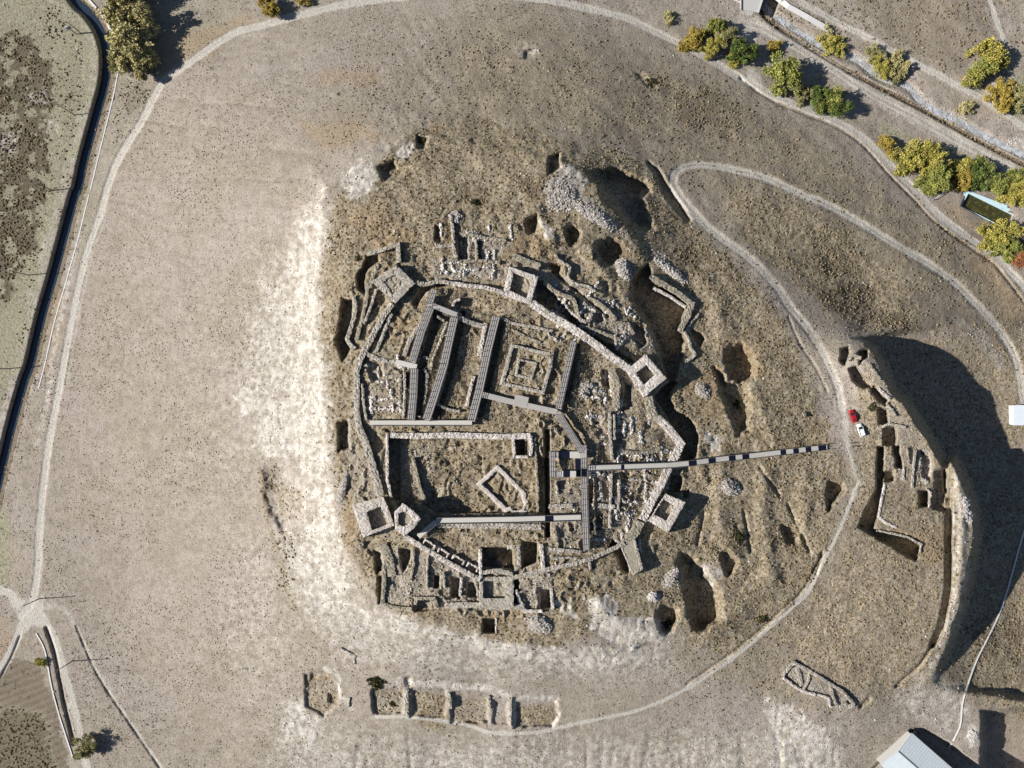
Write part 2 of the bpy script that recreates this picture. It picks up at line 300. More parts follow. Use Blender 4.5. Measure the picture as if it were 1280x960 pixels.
# hollows, ditches and excavation pits
P = pit
P([(740,217),(767,213),(790,220),(812,234),(800,247),(809,267),(814,283),(793,286),(779,271),(760,253),(748,232)], 5.2, 15, 3, rnd=True)
P([(810,203),(822,208),(840,238),(866,275),(858,278),(832,245)], 2.0, 6)
P([(799,337),(810,330),(816,352),(856,376),(858,384),(850,412),(857,426),(850,452),(846,470),(838,482),(822,440),(808,405),(787,375),(791,349)], 5.5, 6, 2)
P([(835,478),(846,478),(836,494),(842,513),(862,522),(874,545),(870,572),(850,580),(853,555),(838,528),(820,502),(818,495)], 4.2, 3)
P([(838,592),(852,596),(850,614),(834,616)], 2.6, 2.5)
P([(852,614),(862,612),(860,622),(853,624)], 1.5, 2)
P([(908,436),(922,430),(940,442),(947,460),(938,476),(922,480),(910,470)], 4.3, 12, 3, rnd=True)
P([(893,460),(908,474),(935,478),(938,505),(936,535),(922,548),(914,520),(900,490)], 3.0, 10, 4)
P([(864,412),(876,416),(883,424),(875,433),(866,424)], 2.5, 3)
P([(850,695),(866,698),(888,722),(899,745),(901,772),(888,784),(870,790),(862,764),(856,731)], 5.0, 14, 3.5, rnd=True)
P([(823,760),(838,755),(848,765),(846,780),(834,790),(822,782)], 3.6, 9, 3, rnd=True)
P([(1036,602),(1052,604),(1055,612),(1046,624),(1036,638),(1032,628)], 3, 6, 2)
P([(900,690),(914,692),(922,704),(912,720),(904,708)], 2.2, 7, 2.5, rnd=True)
P([(976,655),(990,658),(999,668),(992,682),(980,676)], 1.8, 7, 2.5, rnd=True)
P([(427,372),(442,374),(440,402),(432,424),(440,436),(428,453),(418,426),(424,402)], 4, 3)
P([(457,319),(473,318),(475,328),(461,336),(456,352),(459,370),(447,362),(445,345),(454,334)], 3, 2.5)
P([(421,528),(435,526),(437,560),(423,564)], 2.6, 3)
P([(572,296),(584,296),(585,325),(573,325)], 2.4, 2); P([(597,300),(601,300),(602,325),(598,325)], 1.2, 1.5)
P([(543,279),(551,284),(551,303),(544,300)], 1.5, 2)
P([(656,275),(664,270),(673,268),(672,290),(660,293)], 3, 6, 2, rnd=True)
P([(706,287),(720,285),(726,298),(714,308)], 2.8, 8, 2, rnd=True); P([(746,304),(770,300),(781,315),(770,330),(752,328)], 3, 12, 4, rnd=True)
P([(686,330),(702,332),(700,346),(690,342)], 2.2, 2.5); dig([(690,341),(708,354),(730,371),(760,396)], 3.5, 1.6, 2)
P([(671,352),(683,354),(698,374),(712,390),(728,408),(718,408),(700,392),(669,378)], 3, 2.5)
P([(736,415),(752,424),(772,438),(790,452),(782,456),(760,440),(738,424)], 1.8, 2)
P([(792,405),(803,410),(810,428),(800,436),(792,425)], 2.4, 2.5)
P([(742,392),(752,392),(756,402),(744,404)], 1.2, 2); P([(715,372),(724,376),(722,384),(714,380)], 1.3, 2)
P([(470,208),(490,200),(512,208),(500,222),(480,226)], 1.8, 8, 2); P([(520,168),(535,172),(532,188),(522,186)], 1.6, 3)
P([(480,215),(488,200),(500,212)], 1.2, 3); P([(686,196),(700,190),(700,210),(684,220)], 2, 3)
P([(467,688),(474,690),(480,710),(471,718)], 2.6, 2); P([(471,720),(478,720),(479,752),(473,756)], 2.2, 2)
P([(500,686),(514,686),(513,703),(504,716),(501,703)], 3, 2); P([(542,719),(549,719),(549,735),(542,735)], 2.6, 1.8)
P([(563,722),(575,722),(574,748),(563,748)], 2.6, 1.8); P([(583,727),(593,727),(596,747),(583,748)], 2.2, 1.8)
P([(603,773),(619,773),(619,791),(603,791)], 4.5, 1.6, .2); P([(674,737),(688,737),(688,761),(676,761)], 3.6, 2)
P([(602,684),(641,684),(642,712),(603,709)], 3.6, 2, .5); P([(652,676),(672,678),(671,703),(653,710)], 3.6, 2, .5)
P([(641,725),(649,725),(649,757),(642,757)], 2.6, 2); P([(603,725),(630,725),(630,747),(603,747)], 2, 1.5, .3)
P([(516,748),(545,746),(546,762),(518,765)], 1.5, 3)
P([(765,675),(778,684),(784,700),(786,716),(777,712),(772,696),(762,684)], 3, 2.5)
mound([(622,700),(630,706)], 7, 1.8); 
# inside the fort
P([(485,547),(655,548),(655,570),(684,572),(684,642),(545,643),(528,630),(520,628),(502,640),(486,618)], 2.0, 1.8, .4)
P([(485,546),(500,546),(500,626),(487,622)], 1.2, 2, .5)
P([(644,551),(660,551),(660,568),(645,568)], 1.2, 1.5, .3)
P([(680.5,537),(687,537),(687.5,597),(688,672),(681.5,672),(681,600)], 3.4, 1.2, .1)
dig([(546,396),(527,460),(520,524)], 10, 1.7, 2, .3); dig([(578,392),(561,470),(545,520)], 8, 1.7, 2, .3)
dig([(628,398),(612,470),(600,520)], 7, 1.6, 2, .3); dig([(723,432),(706,510)], 6, 1.4, 2, .3)
dig([(560,352),(530,362),(520,378)], 9, 2.0, 3, .6); dig([(540,390),(570,400)], 4, .8, 2)
dig([(739,600),(740,660)], 6, 1.4, 2); dig([(706,520),(730,556)], 3, .8, 2)
P([(460,450),(478,452),(480,474),(466,478),(458,466)], 1.2, 3); P([(504,466),(512,466),(510,484),(504,482)], 1.4, 2)
P([(781,480),(789,482),(788,512),(777,514)], 1.8, 2); P([(751,460),(762,462),(762,486),(752,480)], 1.4, 2)
P([(745,640),(754,642),(753,662),(744,664)], 1.4, 2); P([(776,590),(790,590),(788,598),(776,598)], 1.2, 2)
# eastern wing
for a in ([(1050,435),(1062,431),(1062,442),(1056,457),(1050,452)], [(1060,460),(1070,458),(1080,472),(1090,474),(1089,486),(1078,486),(1066,476)], [(1086,484),(1093,482),(1110,500),(1108,508),(1100,504),(1091,496)],
          [(1097,510),(1110,510),(1110,528),(1099,531)], [(1103,535),(1118,534),(1121,545),(1119,556),(1104,557)], [(1115,557),(1124,557),(1128,585),(1120,584)], [(1105,588),(1117,588),(1117,602),(1105,603)], [(1073,440),(1085,436),(1084,448),(1074,456)]):
    P(a, 3.6, 2.5)
P([(1096,558),(1105,558),(1104,606),(1097,647),(1092,661),(1131,669),(1153,680),(1147,698),(1145,702),(1108,680),(1072,659),(1084,632),(1095,612)], 4.6, 2.2, .6)
P([(1148,613),(1160,613),(1160,634),(1149,634)], 4, 2, .2)
P([(1150,563),(1162,565),(1166,580),(1162,600),(1152,596)], 2.4, 3)
dig([(1182,580),(1186,620),(1186,720),(1184,748),(1176,785),(1166,806)], 9, 3.0, 3); dig([(1166,806),(1150,832),(1120,858)], 4, 1.4, 3); dig([(1076,883),(1086,874)], 5, 1.4, 3)
P([(1168,590),(1182,585),(1182,640),(1166,636)], 2.6, 4)
mound([(1196,590),(1204,640),(1202,700),(1196,750)], 9, 1.0)
P([(1226,888),(1300,885),(1300,1000),(1222,1000),(1228,930)], 7, 8, 1.5)
dig([(1020,718),(1028,690)], 3, .9, 2); dig(smooth([(1026,695),(1005,735),(978,762),(942,794),(902,825),(858,855)]), 2.2, 1.0, 2.5); dig([(1185,455),(1000,440)], 1, .1, 2)
dig(smooth([(985,395),(1000,430),(1020,460),(1034,490)]), 3, .5, 2)
# southern terrace
for a, d_ in (([(380,842),(405,838),(424,856),(424,878),(405,896),(382,884)], 1.8), ([(464,861),(506,861),(505,893),(466,894)], 2.2), ([(514,862),(558,862),(558,896),(513,896)], 2.0), ([(563,868),(611,868),(611,903),(563,905)], 2.0), ([(643,876),(696,874),(700,895),(690,908),(643,910)], 2.2),
             ([(616,874),(635,878),(635,905),(616,905)], 1.6), ([(506,846),(514,846),(513,858),(506,857)], 1.6), ([(411,866),(424,868),(422,880),(411,878)], 1.6), ([(389,840),(400,840),(398,850),(388,850)], 1.6)):
    P(a, d_*.5, 4.2, 1.6)
mline(bare, smooth([(500,852),(560,856),(611,862),(640,872),(640,912)]), 8, 8, .95, 3.5); mline(bare, smooth([(640,874),(690,872),(700,890),(693,905)]), 6, 7, .95, 2.5)
mline(bare, smooth([(405,835),(422,845),(426,868),(440,885)]), 6, 4, .9, 1.5)
for p in [[(382,845),(412,842),(420,880),(404,895),(384,884)], [(466,866),(502,866),(500,892),(468,893)], [(516,866),(556,866),(556,920),(516,900)], [(566,874),(608,874),(608,905),(566,910)], [(646,882),(690,880),(694,894),(685,906),(646,907)]]:
    mpoly(rough, p, 4, .9, 1.5); mpoly(bare, p, 4, 1., 1., cut=True)
P([(330,584),(345,580),(378,610),(380,650),(355,665),(336,640)], 1.2, 12, 3); mpoly(rough, [(338,600),(380,608),(384,645),(350,652)], 8, .8)
mline(rough, smooth([(325,590),(335,650),(350,700),(370,760),(400,800)]), 8, 8, .7, 2)
# pool and building yards
P([(1210,241),(1265,269),(1257,286),(1201,257)], 2.2, 1., 0.)
P([(1143,910),(1152,909),(1185,928),(1222,955),(1250,990),(1250,1060),(1160,1060)], 2.6, 2.5, .8); dig([(1140,913),(1092,962),(1060,995)], 5, 2.0, 2)
P([(950,-20),(985,-20),(966,22),(946,14)], 2.6, 2.5, .3)
P([(655,62),(668,62),(668,74),(656,74)], .7, 2); P([(790,88),(806,92),(822,110),(815,112),(796,98)], .7, 5, 2)

# erosion: gullies falling down the southern and western flanks, terracettes on the north east
X_ = (U-640)*.26; Y_ = (V-480)*.26
sth = .45*ss((V-895)/50)*ss((1010-V)/60)*ss((U-330)/80)*ss((1080-U)/120)
Z -= sth*.9*np.clip(1-np.abs(fbm(X_, Y_*.18, 9, 811, 3))*5, 0, 1)
wst = ss((430-U)/60)*ss((U-110)/60); Z -= wst*.42*np.clip(1-np.abs(fbm(X_*.2, Y_, 8, 821, 3))*5, 0, 1)
Z += ss((U-420)/100)*ss((420-V)/120)*.35*fbm((X_+Y_)*.35, (X_-Y_), 7, 831, 3)
Z += ss((U-860)/60)*.6*fbm(X_, Y_, 11, 841, 3)*(1-np.clip(road, 0, 1))
for p, w_, h_2 in (([(902,570),(900,640),(915,690)], 16, 1.6), ([(958,590),(955,650),(965,720)], 16, 1.7), ([(1005,600),(1005,650)], 14, 1.3), ([(880,800),(930,760),(960,720)], 18, 1.2), ([(905,420),(895,380),(880,350)], 16, 1.2),
   ([(700,285),(735,310),(760,345)], 14, 1.6), ([(670,262),(690,300)], 12, 1.6), ([(785,290),(800,320)], 12, 1.4), ([(948,500),(965,545)], 14, 1.0), ([(745,745),(765,775),(820,790)], 14, 1.6), ([(640,805),(720,812),(790,808)], 10, 1.2), ([(870,560),(880,600)], 10, 1.2), ([(560,235),(620,215),(700,190)], 22, 1.3)):
    mound(smooth(p), w_*1.15, h_2*.62, 4)
dig(smooth([(930,640),(938,690)]), 4, 1.3, 5); dig(smooth([(985,630),(1000,665),(1012,690)]), 4, 1.3, 5); dig(smooth([(880,640),(872,680)]), 4, 1.1, 5); dig(smooth([(950,585),(975,620)]), 4, 1.1, 5)
# micro relief
X = (U-640)*.26; Y = (V-480)*.26
core = ss((40-np.maximum(np.maximum(-U, U-1280), np.maximum(-V, V-960)))/40.)
rr = .12+.88*rough
calm = 1-.85*np.clip(road, 0, 1)
infort = ss((sdist(smooth([(450,300),(600,262),(740,330),(830,430),(860,560),(840,660),(790,720),(690,770),(480,760),(440,640),(430,420)], 3, True), U, V)+10)/20)
Z += core*calm*((.55+.3*infort)*rough*fbm(X, Y, 9, 21, 3)+(.34+.2*infort)*rr*fbm(X, Y, 2.8, 31, 3)+.14*rr*vn(X, Y, .85, 41)+bare*(.28*fbm(X, Y, 3.2, 37, 4)-.35*np.clip(1-np.abs(fbm(X, Y, 6, 39, 3))*7, 0, 1))+.5*(.25+rough*.5)*fbm(X, Y, 22, 51, 2))
Z += plough*core*.16*np.sin((X*.35+Y*.94)*2*math.pi/2.2)*(U < 200)
fz = np.zeros_like(Z); mpoly(fz, smooth([(450,300),(600,262),(740,330),(830,430),(860,560),(840,660),(790,720),(690,770),(480,760),(440,640),(430,420)], 3, True), 8)
mpoly(rub, [(985,832),(1062,876),(1052,888),(980,848)], 3, .9, 1); mpoly(rub, [(470,868),(505,868),(505,890),(470,890)], 4, .5); mpoly(rub, [(566,874),(634,878),(634,900),(566,902)], 4, .45); mpoly(rub, [(386,846),(418,850),(414,884),(390,880)], 4, .45)
fz *= 1-ss((4-np.minimum(sdist([(490,550),(680,550),(680,640),(500,640)], U, V), 8))/-6.)*.5
rg = np.abs(fbm(X, Y, 6.5, 611, 3))
Z += core*fz*(.95*ss((.10-rg)/.10)*ss((vn(X, Y, 18, 612)+.25)*2)-.5*ss((fbm(X, Y, 3.4, 633, 2)-.28)/.2)-.25)
rub = np.maximum(rub, fz*ss((.09-rg)/.06)*.42*ss((vn(X, Y, 18, 612)+.25)*2))
mpoly(rub, smooth([(540,325),(620,330),(700,340),(770,385),(830,430),(800,440),(740,405),(690,370),(600,352),(545,350)], 3, True), 6, .6)
mpoly(rub, [(740,440),(800,470),(850,560),(820,640),(790,680),(738,680),(738,600)], 8, .42)
mpoly(rub, [(688,225),(715,215),(730,250),(775,275),(785,300),(765,292),(725,262),(695,255)], 4, 1.)
mpoly(rub, [(812,310),(825,315),(855,345),(850,352),(825,335)], 3, 1.)
mpoly(rub, [(455,445),(520,455),(520,520),(455,520)], 6, .45); mpoly(rub, [(475,680),(600,700),(690,710),(690,765),(480,760)], 6, .6)
mpoly(rub, [(1060,430),(1100,450),(1120,500),(1150,540),(1165,600),(1110,600),(1095,520)], 5, .45)
mpoly(rub, [(1200,610),(1212,625),(1214,655),(1204,650)], 3, 1.); mpoly(rub, [(1190,395),(1230,410),(1255,450),(1250,460),(1215,425)], 3, .7)
mpoly(rub, [(485,550),(540,552),(540,625),(500,620)], 5, .5); mpoly(rub, [(445,480),(500,690),(440,640),(430,560)], 5, .5)
mpoly(rub, [(690,600),(735,600),(735,690),(690,690)], 4, .5); mpoly(rub, [(575,290),(620,290),(640,305),(620,330),(570,330)], 4, .6)

P([(640,432),(690,443),(688,458),(678,491),(627,480)], -.55, 2, .2)
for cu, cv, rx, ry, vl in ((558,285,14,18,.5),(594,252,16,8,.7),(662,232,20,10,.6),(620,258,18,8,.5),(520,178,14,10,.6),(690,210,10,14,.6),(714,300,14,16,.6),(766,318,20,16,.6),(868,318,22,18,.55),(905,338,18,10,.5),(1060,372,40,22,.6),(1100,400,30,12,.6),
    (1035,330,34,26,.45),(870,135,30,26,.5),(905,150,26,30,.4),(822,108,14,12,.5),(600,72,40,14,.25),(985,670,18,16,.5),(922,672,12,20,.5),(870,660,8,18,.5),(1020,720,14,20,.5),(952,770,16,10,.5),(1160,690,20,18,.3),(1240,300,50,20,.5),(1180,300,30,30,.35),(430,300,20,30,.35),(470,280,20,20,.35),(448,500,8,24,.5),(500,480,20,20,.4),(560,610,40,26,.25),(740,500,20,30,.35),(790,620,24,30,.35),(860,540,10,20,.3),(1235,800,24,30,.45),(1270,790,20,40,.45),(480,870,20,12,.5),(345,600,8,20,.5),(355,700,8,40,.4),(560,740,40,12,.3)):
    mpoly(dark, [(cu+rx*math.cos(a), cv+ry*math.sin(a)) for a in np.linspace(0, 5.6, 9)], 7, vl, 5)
# --- samplers
fu = lambda u: np.interp(u, GU, np.arange(NU)); fv = lambda v: np.interp(v, GV, np.arange(NV))
def samp(A, u, v):
    u = np.asarray(u, float); v = np.asarray(v, float)
    x = np.clip(fu(u), 0, NU-1.001); y = np.clip(fv(v), 0, NV-1.001); i = x.astype(int); j = y.astype(int); a = x-i; b = y-j
    return (A[j, i]*(1-a)+A[j, i+1]*a)*(1-b)+(A[j+1, i]*(1-a)+A[j+1, i+1]*a)*b
def zg(u, v): return float(samp(Z, u, v))
def zp(u, v): return float(samp(Zpre, u, v))

# ------------------------------------------------------------------ materials
def mat(name, base=(.5, .5, .5), rough=.9, spec=.2, metal=0):
    m = bpy.data.materials.new(name); m.use_nodes = True
    b = m.node_tree.nodes["Principled BSDF"]; b.inputs["Base Color"].default_value = (*base, 1)
    b.inputs["Roughness"].default_value = rough; b.inputs["Specular IOR Level"].default_value = spec; b.inputs["Metallic"].default_value = metal
    return m
class NT:
    def __init__(s, m): s.t = m.node_tree; s.n = s.t.nodes; s.l = s.t.links; s.b = s.n["Principled BSDF"]
    def new(s, ty, **k):
        n = s.n.new(ty)
        for a, b in k.items(): setattr(n, a, b)
        return n
    def co(s):
        if not hasattr(s, '_c'): s._c = s.new("ShaderNodeTexCoord").outputs["Object"]
        return s._c
    def noise(s, scale, detail=3, rough=.55):
        n = s.new("ShaderNodeTexNoise"); n.inputs["Scale"].default_value = scale; n.inputs["Detail"].default_value = detail; n.inputs["Roughness"].default_value = rough
        s.l.new(s.co(), n.inputs["Vector"]); return n.outputs["Fac"]
    def voro(s, scale, feat='F1', out="Distance"):
        n = s.new("ShaderNodeTexVoronoi", feature=feat); n.inputs["Scale"].default_value = scale; s.l.new(s.co(), n.inputs["Vector"]); return n.outputs[out]
    def math(s, op, a, b=None, c=None, clamp=False):
        n = s.new("ShaderNodeMath", operation=op, use_clamp=clamp)
        for i, x in enumerate((a, b, c)):
            if x is None: continue
            if isinstance(x, (int, float)): n.inputs[i].default_value = x
            else: s.l.new(x, n.inputs[i])
        return n.outputs[0]
    def ramp(s, f, st):
        n = s.new("ShaderNodeValToRGB"); e = n.color_ramp.elements
        while len(e) < len(st): e.new(.5)
        for q, (p, c) in zip(e, st): q.position = p; q.color = (*c, 1) if isinstance(c, tuple) else (c, c, c, 1)
        s.l.new(f, n.inputs[0]); return n.outputs[0]
    def mix(s, f, a, b, mode='MIX'):
        n = s.new("ShaderNodeMix", data_type='RGBA', blend_type=mode)
        for i, x in ((0, f), (6, a), (7, b)):
            if isinstance(x, (int, float)): n.inputs[i].default_value = x
            elif isinstance(x, tuple): n.inputs[i].default_value = (*x, 1)
            else: s.l.new(x, n.inputs[i])
        return n.outputs[2]
    def attr(s, name):
        n = s.new("ShaderNodeAttribute"); n.attribute_name = name; q = s.new("ShaderNodeSeparateColor"); s.l.new(n.outputs["Color"], q.inputs[0]); return q.outputs
    def col(s, c): s.l.new(c, s.b.inputs["Base Color"])
    def bump(s, h, st=.5, d=.1):
        n = s.new("ShaderNodeBump"); n.inputs["Strength"].default_value = st; n.inputs["Distance"].default_value = d
        s.l.new(h, n.inputs["Height"]); s.l.new(n.outputs[0], s.b.inputs["Normal"])
    def thr(s, f, nz, amt=.7, w=.25):
        """break a soft zone edge up with noise"""
        q = s.math('MULTIPLY_ADD', nz, amt, -amt/2); q = s.math('ADD', f, q)
        r = s.new("ShaderNodeMapRange", interpolation_type='SMOOTHSTEP'); s.l.new(q, r.inputs[0])
        r.inputs[1].default_value = .5-w; r.inputs[2].default_value = .5+w; return r.outputs[0]

gm = mat("ground_soil_and_grass", rough=.95, spec=.08); g = NT(gm)
A = g.attr("zone_a"); B = g.attr("zone_b"); D = g.attr("zone_c")
n03 = g.noise(3.2, 2); n1 = g.noise(1.1, 4, .65); n5 = g.noise(.22, 4, .6); n20 = g.noise(.05, 4, .6)
spk = g.voro(1.9)
c = g.mix(g.ramp(n20, [(.40, 0), (.56, 1)]), (.39, .336, .290), (.35, .302, .240))
c = g.mix(g.ramp(n5, [(.4, 0), (.66, .6)]), c, (.465, .41, .345))
n2m = g.noise(.45, 5, .65)
c = g.mix(g.ramp(n2m, [(.36, .55), (.52, 0)]), c, (.25, .215, .165))
c = g.mix(g.math('MULTIPLY', B[1], .92), c, g.mix(g.ramp(n5, [(.35, 0), (.65, 1)]), (.225, .188, .145), (.335, .29, .215)))
rgh = g.mix(g.ramp(n5, [(.34, 0), (.66, 1)]), (.31, .245, .17), (.48, .405, .295))
rgh = g.mix(g.ramp(n1, [(.42, 0), (.60, 1)]), rgh, (.185, .15, .09))
rgh = g.mix(g.ramp(g.noise(.5, 4, .6), [(.52, 0), (.68, .8)]), rgh, (.42, .375, .295))
c = g.mix(g.thr(B[0], n5), c, rgh)
grn = g.mix(g.ramp(n1, [(.4, 0), (.62, 1)]), (.285, .265, .185), (.42, .39, .275))
c = g.mix(g.thr(A[2], n5, .6), c, grn)
c = g.mix(g.math('MULTIPLY', g.thr(D[0], n2m, 1.1, .4), .38), c, (.40, .275, .15))
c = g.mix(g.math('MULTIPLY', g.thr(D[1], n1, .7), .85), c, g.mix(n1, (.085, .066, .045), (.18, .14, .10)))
c = g.mix(g.math('MULTIPLY', g.thr(D[2], n5, .4), g.math('SUBTRACT', .78, g.math('MULTIPLY', A[2], .45))), c, g.mix(n1, (.15, .125, .09), (.25, .20, .14)))
c = g.mix(g.thr(A[0], n2m, 1.1, .42), c, g.mix(g.ramp(n2m, [(.40, 0), (.60, 1)]), (.42, .375, .31), (.66, .615, .55)))
c = g.mix(g.math('MULTIPLY', g.thr(B[2], n1, .8, .3), .8), c, g.mix(g.ramp(g.voro(2.3, out="Color"), [(.2, 0), (.8, 1)]), (.26, .23, .19), (.50, .46, .41)))
c = g.mix(g.thr(A[1], n2m, .95, .32), c, g.mix(n1, (.48, .445, .385), (.62, .58, .51)))
c = g.mix(g.ramp(n03, [(.34, .8), (.50, 0)]), c, g.mix(.62, c, (.02, .018, .012)))
c = g.mix(g.math('MULTIPLY', g.ramp(spk, [(.12, .75), (.30, 0)]), g.ramp(n5, [(.44, 0), (.6, 1)])), c, g.mix(.55, c, (.03, .025, .02)))
g.col(c)
h = g.math('ADD', g.math('MULTIPLY', n1, .55), g.math('MULTIPLY', n03, .45)); g.bump(h, 1., .42)

def stone_mat(name, a, b, dirt, sc=2.6, ck=.5):
    m = mat(name, rough=.92, spec=.12); t = NT(m)
    v = t.voro(sc, out="Color"); e = t.voro(sc, 'DISTANCE_TO_EDGE'); n = t.noise(1.3, 5, .65); n2 = t.noise(.28, 3)
    c = t.mix(t.ramp(v, [(.15, 0), (.85, 1)]), a, b)
    c = t.mix(t.ramp(n, [(.46, 0), (.66, .8)]), c, dirt)
    c = t.mix(t.ramp(n2, [(.40, 0), (.68, .6)]), c, tuple(x*.75 for x in b))
    c = t.mix(t.ramp(e, [(0, ck), (.09, 0)]), c, (.12, .10, .075)); t.col(c)
    ml = t.noise(.55, 4, .6); c = t.mix(t.ramp(ml, [(.50, 0), (.66, .75)]), c, (.27, .23, .15))
    oi = t.new('ShaderNodeObjectInfo').outputs['Random']; c = t.mix(t.ramp(oi, [(0, .0), (1, .42)]), c, tuple(x*.62*k for x, k in zip(b, (1., .95, .86)))); t.col(c)
    t.bump(t.math('ADD', t.ramp(e, [(0, 0), (.18, 1)]), t.math('MULTIPLY', n, .8)), .6, .09); return m
M = {}
M['pale'] = stone_mat("pale_dressed_limestone", (.66, .60, .55), (.80, .745, .70), (.50, .44, .38), 1.9, .28)
M['stone'] = stone_mat("weathered_rubble_masonry", (.44, .40, .345), (.64, .595, .53), (.33, .285, .21))
M['old'] = stone_mat("lichened_rubble_masonry", (.33, .295, .23), (.56, .51, .42), (.26, .22, .145), 3.0)
M['earth'] = stone_mat("packed_pale_earth", (.50, .46, .39), (.62, .58, .50), (.42, .37, .29), 1.2)

m = mat("loose_stones", rough=.9, spec=.1); t = NT(m); r = t.attr("tint")[0]
t.col(t.ramp(r, [(0, (.26, .22, .18)), (.5, (.48, .44, .39)), (1, (.74, .70, .66))])); M['rock'] = m
m = mat("dry_tufts", rough=1, spec=.03); t = NT(m); r = t.attr("tint")[0]
t.col(t.ramp(r, [(0, (.085, .062, .048)), (.45, (.17, .135, .085)), (.7, (.26, .205, .115)), (1, (.36, .30, .19))])); M['tuft'] = m
m = mat("low_scrub", rough=1, spec=.03); t = NT(m); r = t.attr("tint")[0]
t.col(t.ramp(r, [(0, (.10, .078, .046)), (.4, (.24, .188, .108)), (.75, (.38, .30, .175)), (1, (.48, .39, .23))])); M['scrub'] = m
def wood(name, a, b):
    m = mat(name, rough=.8, spec=.2); t = NT(m); n = t.noise(2.2, 4); r = t.noise(.35, 3)
    t.col(t.mix(r, t.mix(n, a, b), tuple(x*.82 for x in b))); return m
M['deck'] = wood("weathered_grey_timber", (.37, .34, .325), (.50, .47, .44))
M['deck_pale'] = wood("bleached_timber", (.52, .50, .455), (.68, .655, .60))
M['rail'] = wood("dark_stained_timber", (.10, .088, .08), (.17, .15, .135))
M['glass'] = mat("dark_glass_panel", (.010, .012, .026), .25, .4)
M['metal'] = mat("painted_steel", (.30, .31, .31), .45, .5, .6)
M['pole'] = wood("creosoted_pole", (.10, .085, .07), (.18, .155, .13))
M['white'] = mat("white_paint", (.80, .80, .79), .45, .4)
M['conc'] = wood("concrete", (.42, .41, .39), (.56, .55, .52))
M['conc_white'] = wood("bleached_concrete", (.72, .69, .64), (.82, .80, .77))
M['cyan'] = wood("pale_blue_pool_paint", (.40, .66, .74), (.66, .84, .88))
def corr(name, col):
    m = mat(name, col, .5, .4, 0); t = NT(m); n = t.noise(.5, 4)
    t.col(t.mix(n, tuple(x*.9 for x in col), tuple(min(1, x*1.08) for x in col)))
    w = t.new("ShaderNodeTexWave"); w.inputs["Scale"].default_value = 1.6; t.l.new(t.co(), w.inputs["Vector"]); t.bump(w.outputs["Fac"], .3, .03); return m
M['roofmetal'] = corr("pale_blue_grey_sheet_metal", (.54, .595, .62))
M['cabin'] = corr("white_sheet_metal", (.66, .71, .76))
M['render'] = wood("cream_render", (.50, .46, .39), (.60, .56, .48))
M['water'] = mat("dark_canal_water", (.028, .045, .068), .12, .5); t = NT(M['water']); t.bump(t.noise(1.5, 3), .25, .05)
M['river'] = mat("shallow_river_water", (.36, .385, .40), .2, .5); t = NT(M['river']); t.col(t.mix(t.ramp(t.noise(.6, 4), [(.4, 0), (.62, 1)]), (.30, .30, .28), (.50, .53, .56))); t.bump(t.noise(2, 3), .3, .05)
M['pond'] = mat("green_black_pool_water", (.050, .048, .016), .35, .4); t = NT(M['pond']); t.col(t.mix(t.ramp(t.noise(.8, 4), [(.5, 0), (.7, 1)]), (.045, .042, .014), (.12, .11, .035)))
M['red'] = mat("red_car_paint", (.42, .012, .018), .25, .6); M['whitecar'] = mat("white_car_paint", (.85, .85, .85), .3, .6)
M['carglass'] = mat("tinted_car_glass", (.02, .025, .03), .08, .6); M['tyre'] = mat("black_rubber", (.02, .02, .02), .8, .2)
M['rim'] = mat("alloy_wheel", (.5, .5, .5), .35, .5, .8); M['lamp'] = mat("clear_lamp_lens", (.75, .75, .72), .15, .6); M['tail'] = mat("red_lamp_lens", (.45, .02, .02), .2, .6)
M['skin'] = mat("skin", (.50, .32, .23), .6, .3); M['navy'] = mat("dark_navy_cloth", (.022, .025, .04), .9, .1); M['hair'] = mat("dark_hair", (.02, .015, .012), .7, .2); M['shoe'] = mat("black_shoe", (.02, .02, .02), .6, .2); M['charcoal'] = mat("charcoal_cloth", (.045, .042, .05), .9, .1)

# ------------------------------------------------------------------ linking
def tag(o, label=None, cat=None, group=None, kind=None):
    if label: o['label'] = label
    if cat: o['category'] = cat
    if group: o['group'] = group
    if kind: o['kind'] = kind
    return o
def empty(name, loc, rz=0.):
    o = bpy.data.objects.new(name, None); C.objects.link(o); o.location = loc; o.rotation_euler = (0, 0, rz); o.empty_display_size = .5; return o
def mesh_np(name, vts, faces, m, parent=None, attrs=None, smooth_=False):
    """faces: (n,k) int array"""
    me = bpy.data.meshes.new(name); vts = np.asarray(vts, np.float32); faces = np.asarray(faces, np.int32); n, k = faces.shape
    me.vertices.add(len(vts)); me.vertices.foreach_set("co", vts.ravel())
    me.loops.add(n*k); me.loops.foreach_set("vertex_index", faces.ravel())
    me.polygons.add(n); me.polygons.foreach_set("loop_start", np.arange(n, dtype=np.int32)*k); me.polygons.foreach_set("loop_total", np.full(n, k, np.int32))
    if smooth_: me.polygons.foreach_set("use_smooth", np.ones(n, bool))
    for an, arr in (attrs or {}).items():
        at = me.color_attributes.new(an, 'FLOAT_COLOR', 'POINT'); at.data.foreach_set("color", np.asarray(arr, np.float32).ravel())
    me.update(); me.validate()
    o = bpy.data.objects.new(name, me); C.objects.link(o); me.materials.append(m)
    if parent is not None: o.parent = parent
    return o
